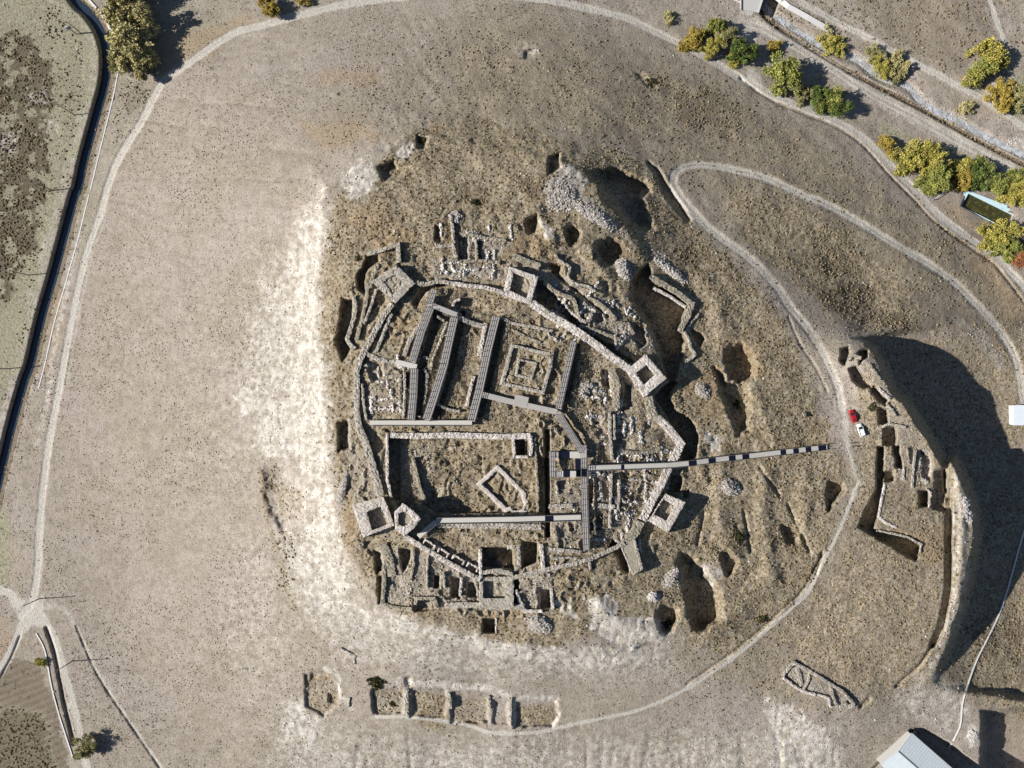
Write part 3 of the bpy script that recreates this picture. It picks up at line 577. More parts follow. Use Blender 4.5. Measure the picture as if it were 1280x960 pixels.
class MB:
    def __init__(s): s.v = []; s.f = []
    def add(s, vs_, fs_):
        b = len(s.v); s.v += [tuple(q) for q in vs_]; s.f += [tuple(i+b for i in f) for f in fs_]; return s
    def box(s, x0, x1, y0, y1, z0, z1, tx=0, ty=0):
        return s.add([(x0, y0, z0), (x1, y0, z0), (x1, y1, z0), (x0, y1, z0), (x0+tx, y0+ty, z1), (x1-tx, y0+ty, z1), (x1-tx, y1-ty, z1), (x0+tx, y1-ty, z1)],
                     [(3, 2, 1, 0), (4, 5, 6, 7), (0, 1, 5, 4), (1, 2, 6, 5), (2, 3, 7, 6), (3, 0, 4, 7)])
    def bar(s, a, b, w, h=None, up=Vector((0, 0, 1))):
        a = Vector(a); b = Vector(b); h = h or w; d = (b-a).normalized()
        if abs(d.dot(up)) > .98: up = Vector((1, 0, 0))
        x = d.cross(up).normalized()*w/2; y = x.cross(d).normalized()*h/2
        return s.add([a-x-y, a+x-y, a+x+y, a-x+y, b-x-y, b+x-y, b+x+y, b-x+y], [(3, 2, 1, 0), (4, 5, 6, 7), (0, 1, 5, 4), (1, 2, 6, 5), (2, 3, 7, 6), (3, 0, 4, 7)])
    def tube(s, pts, rs, n=8, cap=True):
        pts = [Vector(p) for p in pts]; base = len(s.v)
        for i, p in enumerate(pts):
            d = (pts[min(i+1, len(pts)-1)]-pts[max(i-1, 0)]).normalized(); r = d.orthogonal().normalized() if i == 0 else (r-d*r.dot(d)).normalized(); q = d.cross(r)
            for k in range(n):
                a = 2*math.pi*k/n; s.v.append(tuple(p+(r*math.cos(a)+q*math.sin(a))*rs[i]))
        for i in range(len(pts)-1):
            for k in range(n): s.f.append((base+i*n+k, base+i*n+(k+1) % n, base+(i+1)*n+(k+1) % n, base+(i+1)*n+k))
        if cap: s.f.append(tuple(base+k for k in range(n))[::-1]); s.f.append(tuple(base+(len(pts)-1)*n+k for k in range(n)))
        return s
    def build(s, name, m, parent=None, smooth_=False):
        me = bpy.data.meshes.new(name); me.from_pydata(s.v, [], s.f); me.materials.append(m); me.update()
        if smooth_: me.polygons.foreach_set("use_smooth", [True]*len(me.polygons))
        o = bpy.data.objects.new(name, me); C.objects.link(o)
        if parent is not None: o.parent = parent
        return o

# ------------------------------------------------------------------ ground, water
vts = WA(U, V, Z).reshape(-1, 3)
idx = np.arange(NU*NV).reshape(NV, NU)
fc = np.stack([idx[1:, :-1], idx[1:, 1:], idx[:-1, 1:], idx[:-1, :-1]], -1).reshape(-1, 4)
one = np.ones_like(Z)
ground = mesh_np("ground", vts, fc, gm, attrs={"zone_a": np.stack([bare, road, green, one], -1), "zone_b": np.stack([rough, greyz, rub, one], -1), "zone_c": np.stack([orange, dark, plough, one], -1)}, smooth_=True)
tag(ground, kind='structure')
def ribbon(name, c, half, dz, m, kind='structure'):
    c = smooth(c, 2); vv = []; ff = []
    for i, (u, v) in enumerate(c):
        a = c[max(i-1, 0)]; b = c[min(i+1, len(c)-1)]; dx, dy = b[0]-a[0], b[1]-a[1]; L = math.hypot(dx, dy)+1e-9; nx, ny = -dy/L, dx/L
        z = min(zg(u, v), zg(u+nx*2, v+ny*2), zg(u-nx*2, v-ny*2))+dz
        vv += [W(u+nx*half, v+ny*half, z), W(u-nx*half, v-ny*half, z)]
        if i: k = 2*i; ff.append((k-2, k-1, k+1, k))
    mb = MB(); mb.add(vv, ff); return tag(mb.build(name, m), kind=kind)
ribbon("canal_water", [(u+1, v) for u, v in CANAL], 5.6, .5, M['water'])
ribbon("river_water", RIV, 4.2, .16, M['river'])

# ------------------------------------------------------------------ loose tufts, scrub and stones (nobody could count them)
def scatter_pts(n, wfun):
    u = rng.uniform(-40, 1320, n); v = rng.uniform(-40, 1000, n); k = rng.random(n) < wfun(u, v); return u[k], v[k]
def tufts(name, u, v, r0, r1, hr, m, tint, kind='stuff', sink=.08, spikes=5):
    n = len(u); z = samp(Z, u, v); p = WA(u, v, z); r = rng.uniform(r0, r1, n)**1.0; ang = rng.uniform(0, 6.28, n); h = r*rng.uniform(*hr, n)
    K = spikes; vt = np.zeros((n, 2*K+1, 3))
    for k in range(K):
        a = ang+2*math.pi*k/K; rk = r*rng.uniform(.65, 1.25, n)
        vt[:, k] = p+np.stack([np.cos(a)*rk, np.sin(a)*rk, -sink-.25*r], -1)
        rk2 = rk*rng.uniform(.55, .95, n); vt[:, K+k] = p+np.stack([np.cos(a+.4)*rk2, np.sin(a+.4)*rk2, h*rng.uniform(.4, .8, n)], -1)
    vt[:, 2*K] = p+np.stack([rng.normal(0, .15, n)*r, rng.normal(0, .15, n)*r, h], -1)
    b = np.arange(n)[:, None]*(2*K+1); F = []
    for k in range(K):
        k2 = (k+1) % K
        F += [np.concatenate([b+k, b+k2, b+K+k2], 1), np.concatenate([b+k, b+K+k2, b+K+k], 1), np.concatenate([b+K+k, b+K+k2, b+2*K], 1)]
    F = np.concatenate(F, 0); t = np.repeat(tint[:, None], 2*K+1, 1)
    o = mesh_np(name, vt.reshape(-1, 3), F, m, attrs={"tint": np.stack([t, t, t, np.ones_like(t)], -1).reshape(-1, 4)})
    return tag(o, kind=kind)
def z_at(Am): return lambda u, v: samp(Am, u, v)
openg = np.clip(1-road*1.2-rub*.3, 0, 1)*(1-ss((40-Z*0)/1)*0)
clump = .5+.5*fbm(U, V, 60, 301, 3); cl2 = .5+.5*fbm(U, V, 22, 321, 3); cl3 = .5+.7*fbm(U, V, 16, 421, 3)
u, v = scatter_pts(190000, lambda u, v: np.clip(samp(openg, u, v)*(1-.75*samp(bare, u, v))*(1-.75*samp(rough, u, v))*(1-.5*samp(green, u, v))*np.clip(samp(clump, u, v)*2.2-.6, .05, 1)*.62, 0, 1))
o = tufts("dry_grass", u, v, .07, .27, (.5, 1.2), M['tuft'], np.clip(rng.normal(.30, .2, len(u)), 0, 1)); tag(o, "short dry grass tufts dotted over the bare slopes", "grass")
u, v = scatter_pts(420000, lambda u, v: np.clip(samp(openg, u, v)*(1-.85*samp(bare, u, v))*samp(rough, u, v)*(.0+.42*samp(cl2, u, v)), 0, 1))
o = tufts("scrub", u, v, .12, .42, (.5, 1.2), M['scrub'], np.clip(rng.normal(.38, .20, len(u)), 0, .70)); tag(o, "brown weedy scrub covering the hilltop and the ruins", "scrub")
u, v = scatter_pts(190000, lambda u, v: np.clip(samp(openg, u, v)*(samp(dark, u, v)**1.2*1.6*np.clip(samp(cl3, u, v)*2.2-.3, 0, 1)+.16*samp(greyz, u, v)*samp(cl2, u, v)**2), 0, 1)*(1-.3*samp(rough, u, v)))
o = tufts("dark_weeds", u, v, .14, .5, (.5, 1.1), M['scrub'], np.clip(rng.normal(.24, .18, len(u)), 0, 1)); tag(o, "dark brown weeds on the left field and the north eastern slope", "weeds")
def stones_geo(P_, r, flat=(.45, .8)):
    n = len(r); c = np.array([(-1, -1, -1), (1, -1, -1), (1, 1, -1), (-1, 1, -1), (-1, -1, 1), (1, -1, 1), (1, 1, 1), (-1, 1, 1)], float)
    q = c[None]*rng.uniform(.6, 1., (n, 8, 3))*r[:, None, None]*.6; q[:, :, 2] *= rng.uniform(*flat, n)[:, None]; q[:, :, 0] *= rng.uniform(.8, 1.5, n)[:, None]
    a = rng.uniform(0, 6.28, n)[:, None]; x = q[:, :, 0]*np.cos(a)-q[:, :, 1]*np.sin(a); y = q[:, :, 0]*np.sin(a)+q[:, :, 1]*np.cos(a)
    q = np.stack([x, y, q[:, :, 2]], -1)+P_[:, None]
    f = np.array([(3, 2, 1, 0), (4, 5, 6, 7), (0, 1, 5, 4), (1, 2, 6, 5), (2, 3, 7, 6), (3, 0, 4, 7)]); F = (np.arange(n)[:, None, None]*8+f[None]).reshape(-1, 4)
    return q.reshape(-1, 3), F
def stones(name, u, v, r0, r1, tint=(.6, .2), kind='stuff', lift=.1):
    z = samp(Z, u, v)+lift; r = rng.uniform(r0, r1, len(u)); vt, F = stones_geo(WA(u, v, z), r); t = np.repeat(np.clip(rng.normal(*tint, len(u)), 0, 1), 8)
    return tag(mesh_np(name, vt, F, M['rock'], attrs={"tint": np.stack([t, t, t, np.ones_like(t)], -1)}), kind=kind)
al_u = []; al_v = []
for q in range(150):
    if q < 80: cu, cv = rng.uniform(738, 835), rng.uniform(470, 690); th = rng.choice([1.52, .02])+rng.normal(0, .05)
    elif q < 110: cu, cv = rng.uniform(690, 800), rng.uniform(355, 435); th = rng.choice([.62, 2.2])+rng.normal(0, .08)
    elif q < 130: cu, cv = rng.uniform(455, 510), rng.uniform(450, 520); th = rng.choice([1.5, .05])+rng.normal(0, .06)
    else: cu, cv = rng.uniform(545, 640), rng.uniform(285, 345); th = rng.choice([1.55, .05])+rng.normal(0, .06)
    if q < 80 and cu > 800 and (cv < 520 or cv > 640): continue
    ln = rng.uniform(7, 24); nn_ = int(ln*3.2); t_ = rng.uniform(-.5, .5, nn_)*ln; w_ = rng.normal(0, .8, nn_); al_u.append(cu+t_*math.cos(th)-w_*math.sin(th)); al_v.append(cv+t_*math.sin(th)+w_*math.cos(th))
al_u = np.concatenate(al_u); al_v = np.concatenate(al_v)
o = stones("rubble", al_u, al_v, .22, .55, (.62, .2), lift=.22); tag(o, "fallen stones lying in broken lines where rooms once stood", "rubble")
u, v = scatter_pts(150000, lambda u, v: np.clip(samp(rub, u, v)*.7*(.1+samp(cl2, u, v))+.006*samp(rough, u, v)+.002+.05*samp(bare, u, v), 0, 1)*(1-samp(road, u, v)))
o = stones("rubble", u, v, .16, .46, (.50, .24)); tag(o, "loose grey stones strewn among the ruined walls and along the river bed", "rubble")

# ------------------------------------------------------------------ masonry
def offset(pts, w, closed=False):
    n = len(pts); L = []; R = []
    for i in range(n):
        if closed: a, b, c = pts[i-1], pts[i], pts[(i+1) % n]
        else: a, b, c = pts[max(i-1, 0)], pts[i], pts[min(i+1, n-1)]
        d1 = np.array([b[0]-a[0], b[1]-a[1]], float); d2 = np.array([c[0]-b[0], c[1]-b[1]], float)
        if np.hypot(*d1) < 1e-6: d1 = d2
        if np.hypot(*d2) < 1e-6: d2 = d1
        d1 /= np.hypot(*d1); d2 /= np.hypot(*d2); t = d1+d2; t /= np.hypot(*t)+1e-9; nn = np.array([-t[1], t[0]])
        k = (w/2)/max(.45, nn.dot([-d1[1], d1[0]])); L.append((b[0]+nn[0]*k, b[1]+nn[1]*k)); R.append((b[0]-nn[0]*k, b[1]-nn[1]*k))
    return L, R
def masonry(name, L, R, h, m, closed=False, label=None, cat=None, group=None, rug=.10, wear=.25, parent=None, top=None, step=.5, caps=.35):
    h_ = h if isinstance(h, (list, tuple)) else [h+(.4 if 0 < h < 1.2 and parent is None and label and 'heap' not in label else 0)]*len(L)
    zt = [(top if top is not None else zp((a[0]+b[0])/2, (a[1]+b[1])/2)+q) for a, b, q in zip(L, R, h_)]
    n = len(L); st = []
    for i in range(n if closed else n-1):
        j = (i+1) % n; ln = max(math.hypot(L[j][0]-L[i][0], L[j][1]-L[i][1]), math.hypot(R[j][0]-R[i][0], R[j][1]-R[i][1]))*.255
        k = max(1, round(ln/step))
        for q in range(k):
            t = q/k; st.append((L[i][0]+(L[j][0]-L[i][0])*t, L[i][1]+(L[j][1]-L[i][1])*t, R[i][0]+(R[j][0]-R[i][0])*t, R[i][1]+(R[j][1]-R[i][1])*t, zt[i]+(zt[j]-zt[i])*t))
    if not closed: st.append((*L[-1], *R[-1], zt[-1]))
    st = np.array(st); N = len(st); K = max(2, int(round(np.median(np.hypot(st[:, 0]-st[:, 2], st[:, 1]-st[:, 3]))*.255/.5)))
    sd_ = rng.integers(1, 9999); al = np.arange(N)*step
    zt = st[:, 4]+wear*fbm(al, al*0, 3.5, sd_, 3)
    def base(u, v): return np.minimum.reduce([samp(Z, u+du, v+dv) for du, dv in ((0, 0), (2, 0), (-2, 0), (0, 2), (0, -2))])-.5
    zbL = base(st[:, 0], st[:, 1]); zbR = base(st[:, 2], st[:, 3]); zt = np.maximum(zt, np.maximum(zbL, zbR)+.45)
    cols = []; jit = lambda s: rng.normal(0, s, N)
    def ring(u, v, z, s): p = WA(u, v, z); p[:, 0] += jit(s); p[:, 1] += jit(s); return p
    cols.append(WA(st[:, 0], st[:, 1], zbL)); cols.append(ring(st[:, 0], st[:, 1], zbL+(zt-zbL)*.55, .05))
    for k in range(K+1):
        t = k/K; e = .09 if k in (0, K) else 0
        cols.append(ring(st[:, 0]*(1-t)+st[:, 2]*t, st[:, 1]*(1-t)+st[:, 3]*t, zt-e+jit(rug)*(.6 if e else 1), .07))
    cols.append(ring(st[:, 2], st[:, 3], zbR+(zt-zbR)*.55, .05)); cols.append(WA(st[:, 2], st[:, 3], zbR))
    A_ = np.stack(cols, 1); Kc = A_.shape[1]; V_ = A_.reshape(-1, 3); F = []
    for i in range(N if closed else N-1):
        j = (i+1) % N
        for k in range(Kc-1): F.append((i*Kc+k, i*Kc+k+1, j*Kc+k+1, j*Kc+k))
    if not closed: F.append(tuple(range(Kc))[::-1]); F.append(tuple((N-1)*Kc+k for k in range(Kc)))
    mb = MB(); mb.v = [tuple(p) for p in V_]; mb.f = F
    # stones of the broken top course
    ncap = int(N*K*caps)
    if ncap:
        i = rng.integers(0, N, ncap); t = rng.random(ncap); Pc = WA(st[i, 0]*(1-t)+st[i, 2]*t, st[i, 1]*(1-t)+st[i, 3]*t, zt[i]+.02)
        vt, Fs = stones_geo(Pc, rng.uniform(.18, .38, ncap)); mb.add(vt.tolist(), Fs.tolist())
    o = mb.build(name, m, parent); return tag(o, label, cat, group, 'thing' if label else None)
def wall(label, pts, w, h, m='stone', group=None, cat='stone wall', name='stone_wall', closed=False, sm=False, **k):
    if sm: pts = smooth(pts, 3, closed)
    L, R = offset(pts, w, closed); return masonry(name, L, R, h, M[m], closed, label, cat, group, **k)

# corner towers: hollow masonry shells with a rubble floor
TG = 'towers round the hilltop fort'
def tower(label, outer, inner, h, m, fl=1.2, top=None, group=TG):
    cu = sum(p[0] for p in outer)/len(outer); cv = sum(p[1] for p in outer)/len(outer); z0 = zp(cu, cv)
    t = empty('fort_tower', W(cu, cv, z0)); tag(t, label, 'tower', group)
    a = masonry('wall_ring', outer, inner, h, M[m], True, rug=.06, wear=.14, caps=.15, top=top if top is not None else z0+h); 
    ins = [(cu+(p[0]-cu)*1.02, cv+(p[1]-cv)*1.02) for p in inner]; mb = MB(); n = 7; zf = z0+h-fl if fl > 0 else z0; vv = []
    q = np.array(ins)
    if len(q) == 4:
        for i in range(n+1):
            for j in range(n+1):
                x = (q[0]*(1-i/n)+q[1]*(i/n))*(1-j/n)+(q[3]*(1-i/n)+q[2]*(i/n))*(j/n); vv.append(W(x[0], x[1], zf+rng.normal(0, .12)))
        mb.add(vv, [(i*(n+1)+j, (i+1)*(n+1)+j, (i+1)*(n+1)+j+1, i*(n+1)+j+1) for i in range(n) for j in range(n)])
    else: mb.add([W(x, y, zf) for x, y in ins], [tuple(range(len(ins)))])
    mp = rng.random((16, 2)); uv = [((q[0]*(1-a_)+q[1]*a_)*(1-b_)+(q[3 if len(q) == 4 else -1]*(1-a_)+q[2]*a_)*b_) for a_, b_ in mp]
    vt, F = stones_geo(np.array([W(x, y, zf+.1) for x, y in uv]), rng.uniform(.15, .34, 16)); mb.add(vt.tolist(), F.tolist())
    b = mb.build('rubble_floor', M['old'])
    for o in (a, b):
        o.parent = t; o.matrix_parent_inverse = __import__('mathutils').Matrix.Translation(-Vector(t.location))
    return t
tower('square tower at the north western corner, grey top, floor full of dark stones', [(496,332),(519,354),(494,379),(464,352)], [(493,343),(505,353),(491,368),(479,352)], 2.2, 'stone', .5)
tower('square tower in the middle of the northern wall with a grassy floor', [(637,333),(673,346),(663,381),(628,369)], [(642,341),(665,351),(658,373),(637,363)], 2.6, 'pale', 2.3)
tower('thick pale square tower at the north eastern corner above the deep ditch', [(807,443),(833,473),(810,492),(786,460)], [(808,456),(818,469),(805,481),(794,467)], 4.0, 'pale', 3.4)
tower('pale square tower south of the bridge walkway at the eastern wall', [(832,617),(857,628),(835,666),(810,651)], [(829,624),(843,632),(833,651),(817,643)], 3.2, 'pale', 2.6)
tower('white square tower at the south western corner, grass floor inside', [(440,631),(480,621),(493,657),(454,672)], [(458,640),(476,633),(486,655),(465,663)], 3.4, 'pale', 2.6)
tower('tall six sided tower beside the south western corner casting a long shadow', [(493,640),(504,629),(518,640),(526,648),(517,661),(505,670),(494,661)], [(498,642),(505,639),(511,643),(515,648),(511,655),(505,658),(498,656)], 6.2, 'pale', 1.3)
tower('square tower on the southern wall above the cells', [(599,721),(642,721),(642,758),(599,758)], [(604,726),(631,726),(631,748),(604,748)], 1.6, 'stone', 1.9)
tower('square corner tower ruin, L shaped solid stub at the south east', [(777,674),(785,671),(794,674),(804,712),(791,719),(777,687)], [(779,675),(784,673),(791,676),(800,711),(792,716),(779,687)], 1.8, 'stone', .15)

FG = 'curtain walls of the fort'; cw = dict(cat='curtain wall', name='curtain_wall', group=FG)
wall('pale northern curtain wall from the dark corner to the north tower', [(553,352),(582,357),(605,359),(630,366)], 5, 2.2, 'pale', **cw)
wall('dark stub of northern wall beside the north western tower', [(519,353),(531,356),(545,352),(553,352)], 5, 1.4, 'stone', **cw)
wall('long pale straight curtain wall between the north and north eastern towers', [(665,379),(683,392),(712,408),(731,421),(748,433),(764,446),(787,462),(800,482),(808,494)], 9.5, [2.6,2.4,2.4,2.4,2.4,2.4,2.8,3,3], 'pale', **cw)
wall('rubble topped curtain wall just below the north eastern tower', [(809,492),(812,508),(820,525)], 11, 1.8, 'old', caps=.8, **cw)
wall('bent pale curtain wall overhanging the eastern ditch north of the bridge', [(822,522),(835,535),(851,555),(845,568),(838,581)], 10, 2.2, 'pale', **cw)
wall('pale curtain wall running from the bridge down past the eastern tower', [(836,584),(826,606),(814,628),(803,650)], 10, 2.2, 'pale', **cw)
wall('crumbled curtain wall of loose stones between the two south eastern towers', [(800,652),(794,664),(786,674)], 12, .9, 'old', caps=1., **cw)
wall('western curtain wall running down from the north western tower', [(490,380),(479,395),(467,418),(453,443),(446,462)], 7, 1.6, 'stone', **cw)
wall('straight middle stretch of the western curtain wall', [(446,460),(446,487),(446,515),(449,535)], 7, 1.2, 'stone', **cw)
wall('slanting western curtain wall reaching the south western tower', [(448,533),(457,554),(466,584),(476,619)], 9, 1.7, 'stone', **cw)
wall('pale southern curtain wall with recesses, south west of the long boardwalk', [(507,671),(526,683),(553,699),(576,712),(600,725)], 6, 1.6, 'pale', **cw)
wall('southern curtain wall from the square tower to the south eastern corner', [(641,722),(667,716),(692,710),(721,704),(739,698),(762,688),(781,679)], 5.5, 1.4, 'stone', **cw)
for i, (a, b, la) in enumerate([((529,679),(541,687),'first box shaped niche of the southern wall from the six sided tower'), ((547,690),(558,697),'second box shaped niche of the southern wall'), ((565,699),(578,706),'third box shaped niche of the southern wall'), ((583,708),(595,715),'last box shaped niche of the southern wall, nearest the square tower')]):
    dx, dy = b[0]-a[0], b[1]-a[1]; L_ = math.hypot(dx, dy); nx, ny = dy/L_*5.5, -dx/L_*5.5
    wall(la, [a, (a[0]+nx, a[1]+ny), (b[0]+nx, b[1]+ny), b], 2.2, 1.3, 'pale', group='niches behind the southern wall', cat='niche wall', name='niche_wall', caps=.2)

IG = 'foundation walls inside the fort'
for la, pts, w, h, m_, *sm in [
 ('pale lumpy northern wall of the great hall below the long boardwalk', [(488,544),(520,545),(560,544),(600,545),(630,546),(663,545)], 7, .9, 'pale'),
 ('thin white western wall of the great hall above its deep shadow', [(484,542),(484,570),(484,600),(489,622)], 3.5, .8, 'pale'),
 ('white short wall on the east side of the small hall chamber', [(663,545),(664,560),(663,570)], 4, .9, 'pale'),
 ('white short wall on the west side of the small hall chamber', [(641,547),(642,560),(643,571),(660,571)], 3.5, .5, 'pale'),
 ('long low wall along the west side of the black trench', [(668,548),(670,580),(672,610),(672,640)], 3, .15, 'old'),
 ('broken rubble wall in the western half of the great hall', [(516,572),(520,590),(524,608),(532,628)], 4, -.9, 'old'),
 ('low pale wall south of the lower boardwalk', [(546,656),(580,657),(620,657),(676,659)], 7, .35, 'stone'),
 ('stone footing carrying the western boardwalk ramp', [(546,372),(533,393),(524,424),(515,453)], 7, 1.3, 'old'),
 ('stone footing below the short northern boardwalk link', [(519,462),(518,490),(517,520)], 6, 1.3, 'old'),
 ('stone footing under the second boardwalk from the west', [(566,402),(559,430),(552,462),(540,500),(533,520)], 6, 1.3, 'old'),
 ('stone footing under the third boardwalk from the west', [(620,402),(610,440),(600,480),(592,522)], 6, 1.2, 'old'),
 ('stone footing under the boardwalk east of the square palace', [(716,430),(708,465),(700,505)], 5, 1.2, 'old'),
 ('cream coloured wall between the two western boardwalks', [(559,402),(552,422),(541,448),(538,462)], 3, .5, 'earth'),
 ('short pale wall inside the slot near the western boardwalks', [(530,461),(534,468),(533,485),(530,505)], 3, .1, 'earth'),
 ('short cream wall turning under the northern boardwalk link', [(546,395),(555,401)], 3, .5, 'earth'),
 ('short crosswall between the western boardwalks', [(529,446),(540,450)], 3, .1, 'earth'),
 ('white wall hugging the west side of the third boardwalk, upper stretch', [(607,404),(604,420),(599,445)], 5, .8, 'pale'),
 ('white wall hugging the west side of the third boardwalk, lower stretch', [(592,470),(587,490),(583,508)], 4, .7, 'pale'),
 ('grey hooked wall east of the second boardwalk', [(558,462),(553,482),(546,505),(560,512),(575,514)], 3, .5, 'stone'),
 ('pale rounded bench wall under the northern fort wall', [(566,388),(572,392),(578,399),(590,404),(604,408)], 6, .7, 'stone', 1),
 ('small pale hook of wall right of the dark northern corner', [(566,383),(568,377),(575,374)], 3, .9, 'pale', 1),
 ('low ruined outer wall of the western court', [(489,392),(480,415),(470,440)], 4, .5, 'stone'),
 ('low ruined inner wall of the western court', [(535,392),(522,410),(512,425),(505,445)], 5, .7, 'stone'),
 ('curved low wall closing the western court at its south', [(456,440),(470,448),(485,452),(498,452)], 5, .6, 'stone', 1),
 ('square room wall in the rubble west of the boardwalk', [(480,472),(500,470),(500,500),(482,502)], 4, .5, 'old'),
 ('wall of pale stones along the boardwalk footing', [(505,458),(506,490),(504,522)], 3, .5, 'stone'),
 ('thin inner wall parallel to the western curtain wall', [(453,480),(454,500),(458,525)], 3, .5, 'stone'),
 ('retaining kerb beside the western court', [(473,404),(463,420),(456,438)], 2.5, 1.0, 'pale'),
 ('long thin wall north of the square palace', [(625,396),(640,404),(668,409),(690,414)], 3.5, .4, 'stone'),
 ('low wall fragment north of the palace beside the curtain wall', [(640,412),(655,420),(675,428)], 3, .3, 'old'),
 ('thick mossy wall running south from the north eastern tower', [(764,462),(771,480),(770,510)], 9, 1.0, 'old'),
 ('double stone alignment crossing the eastern court', [(762,515),(762,540),(765,575)], 4, .5, 'stone'),
 ('second stone alignment of the eastern court, beside its shadow', [(768,518),(768,550)], 3, .6, 'stone'),
 ('low wall of the eastern court south of the bridge walkway', [(764,592),(763,620),(762,660)], 3.5, .5, 'stone'),
 ('thin wall east of the low court wall south of the bridge walkway', [(774,600),(773,640)], 3, .6, 'stone'),
 ('pink white crosswall in the eastern court', [(748,632),(768,634)], 6, .5, 'pale'),
 ('low crosswall of small stones north of the bridge walkway', [(779,565),(800,567),(825,563)], 5, .4, 'old'),
 ('row of white stones south of the bridge walkway', [(786,599),(808,600)], 2.5, .4, 'pale'),
 ('thin white wall left of the southern boardwalk end', [(742,650),(744,668)], 2.5, .7, 'stone'),
 ('low pale crosswall below the glass platform', [(686,633),(715,632)], 5, .4, 'stone'),
 ('lone pale post stub wall below the glass platform', [(695,602),(697,618)], 2.5, .5, 'stone'),
 ]:
    wall(la, pts, w, h, m_, IG, sm=bool(sm))
# square palace foundation
masonry('palace_foundation', [(638.6,430),(692,442),(690,458),(680,493),(624,481)], [(642,434),(686,445),(685,458),(677,488),(630,478)], 1.0, M['stone'], True, 'large square foundation wall of the palace inside the boardwalk loop', 'foundation', rug=.06, wear=.15)
masonry('palace_room', [(647,448),(672,453),(665,475),(643,470)], [(650,451),(669,455.5),(663,471.5),(647,468)], 1.3, M['stone'], True, 'small square room wall in the middle of the palace foundation', 'foundation', rug=.05, wear=.1)
# chapel foundation with rounded apse
ap_o = [(622,581),(658,617),(657,622)]+[(655+5.5*math.cos(a), 632+9.5*math.sin(a)) for a in np.linspace(-.9, 1.5, 7)]+[(641,643),(638,638),(631,641),(595,605)]
ap_i = [(622,588),(651,617),(651.5,622)]+[(650+4.5*math.cos(a), 631+7*math.sin(a)) for a in np.linspace(-.8, 1.5, 7)]+[(641,638),(638,633),(633,634.5),(602,605)]
masonry('chapel_foundation', ap_o, ap_i, -1.9, M['pale'], True, 'white chapel foundation with a rounded apse, turned slantwise in the great hall', 'foundation', rug=.02, wear=.03, caps=0)

SG = 'walls of the southern cells'
for la, pts, w, h, m_ in [
 ('long front wall below the southern cells', [(557,757),(580,756),(600,757),(625,759),(655,758)], 7, .8, 'stone'),
 ('white wall on the left of the deep southern chamber', [(600,686),(600,704),(601,722)], 4, 1.0, 'pale'),
 ('pale wall between the two deep southern chambers', [(634,684),(648,684),(649,706)], 5, .5, 'stone'),
 ('rounded wall below the deep southern chamber', [(603,716),(622,713),(641,718)], 5, .9, 'stone'),
 ('white wall right of the second deep chamber', [(676,680),(678,700),(679,712)], 5, .7, 'pale'),
 ('thin ruined wall reaching the southern boardwalk', [(684,686),(705,688),(727,690)], 4, .5, 'stone'),
 ('low wall parallel to the southern curtain wall', [(690,698),(712,697),(725,699)], 3, .5, 'stone'),
 ('short spur wall below the southern curtain wall', [(736,700),(738,712)], 3.5, .6, 'stone'),
 ('left cell divider wall with a dark pit beside it', [(517,686),(517,705),(513,725)], 3, .5, 'old'),
 ('thin pale cell divider wall left of centre', [(535,690),(534,712),(534,735)], 2.2, .5, 'stone'),
 ('pale cell divider wall under the curtain wall recesses', [(554,715),(556,735)], 3, .5, 'stone'),
 ('pale cell divider beside the third dark pit', [(577,722),(575,745)], 3, .6, 'pale'),
 ('curved outer wall of the south western bastion', [(480,706),(480,730),(478,755),(492,760),(515,762)], 5, .8, 'old'),
 ('short wall of the notch in the bastion front', [(519,756),(520,748),(543,748),(546,760)], 4, .6, 'old'),
 ('stony bank wall falling from the south western tower', [(478,680),(487,700),(490,720)], 10, .5, 'old'),
 ('white L shaped wall right of the square tower', [(645,737),(649,750),(656,764),(678,764)], 4, .8, 'pale'),
 ('white edge wall of the oval pit', [(689,736),(690,750),(691,762)], 3.5, .7, 'pale'),
 ('white right edge wall of the small square shaft', [(620,773),(620,791)], 2, .3, 'pale'),
 ('pale arc of wall inside the southern square tower', [(621,730),(619,738),(623,744)], 4, -.4, 'stone')]:
    wall(la, pts, w, h, m_, SG)

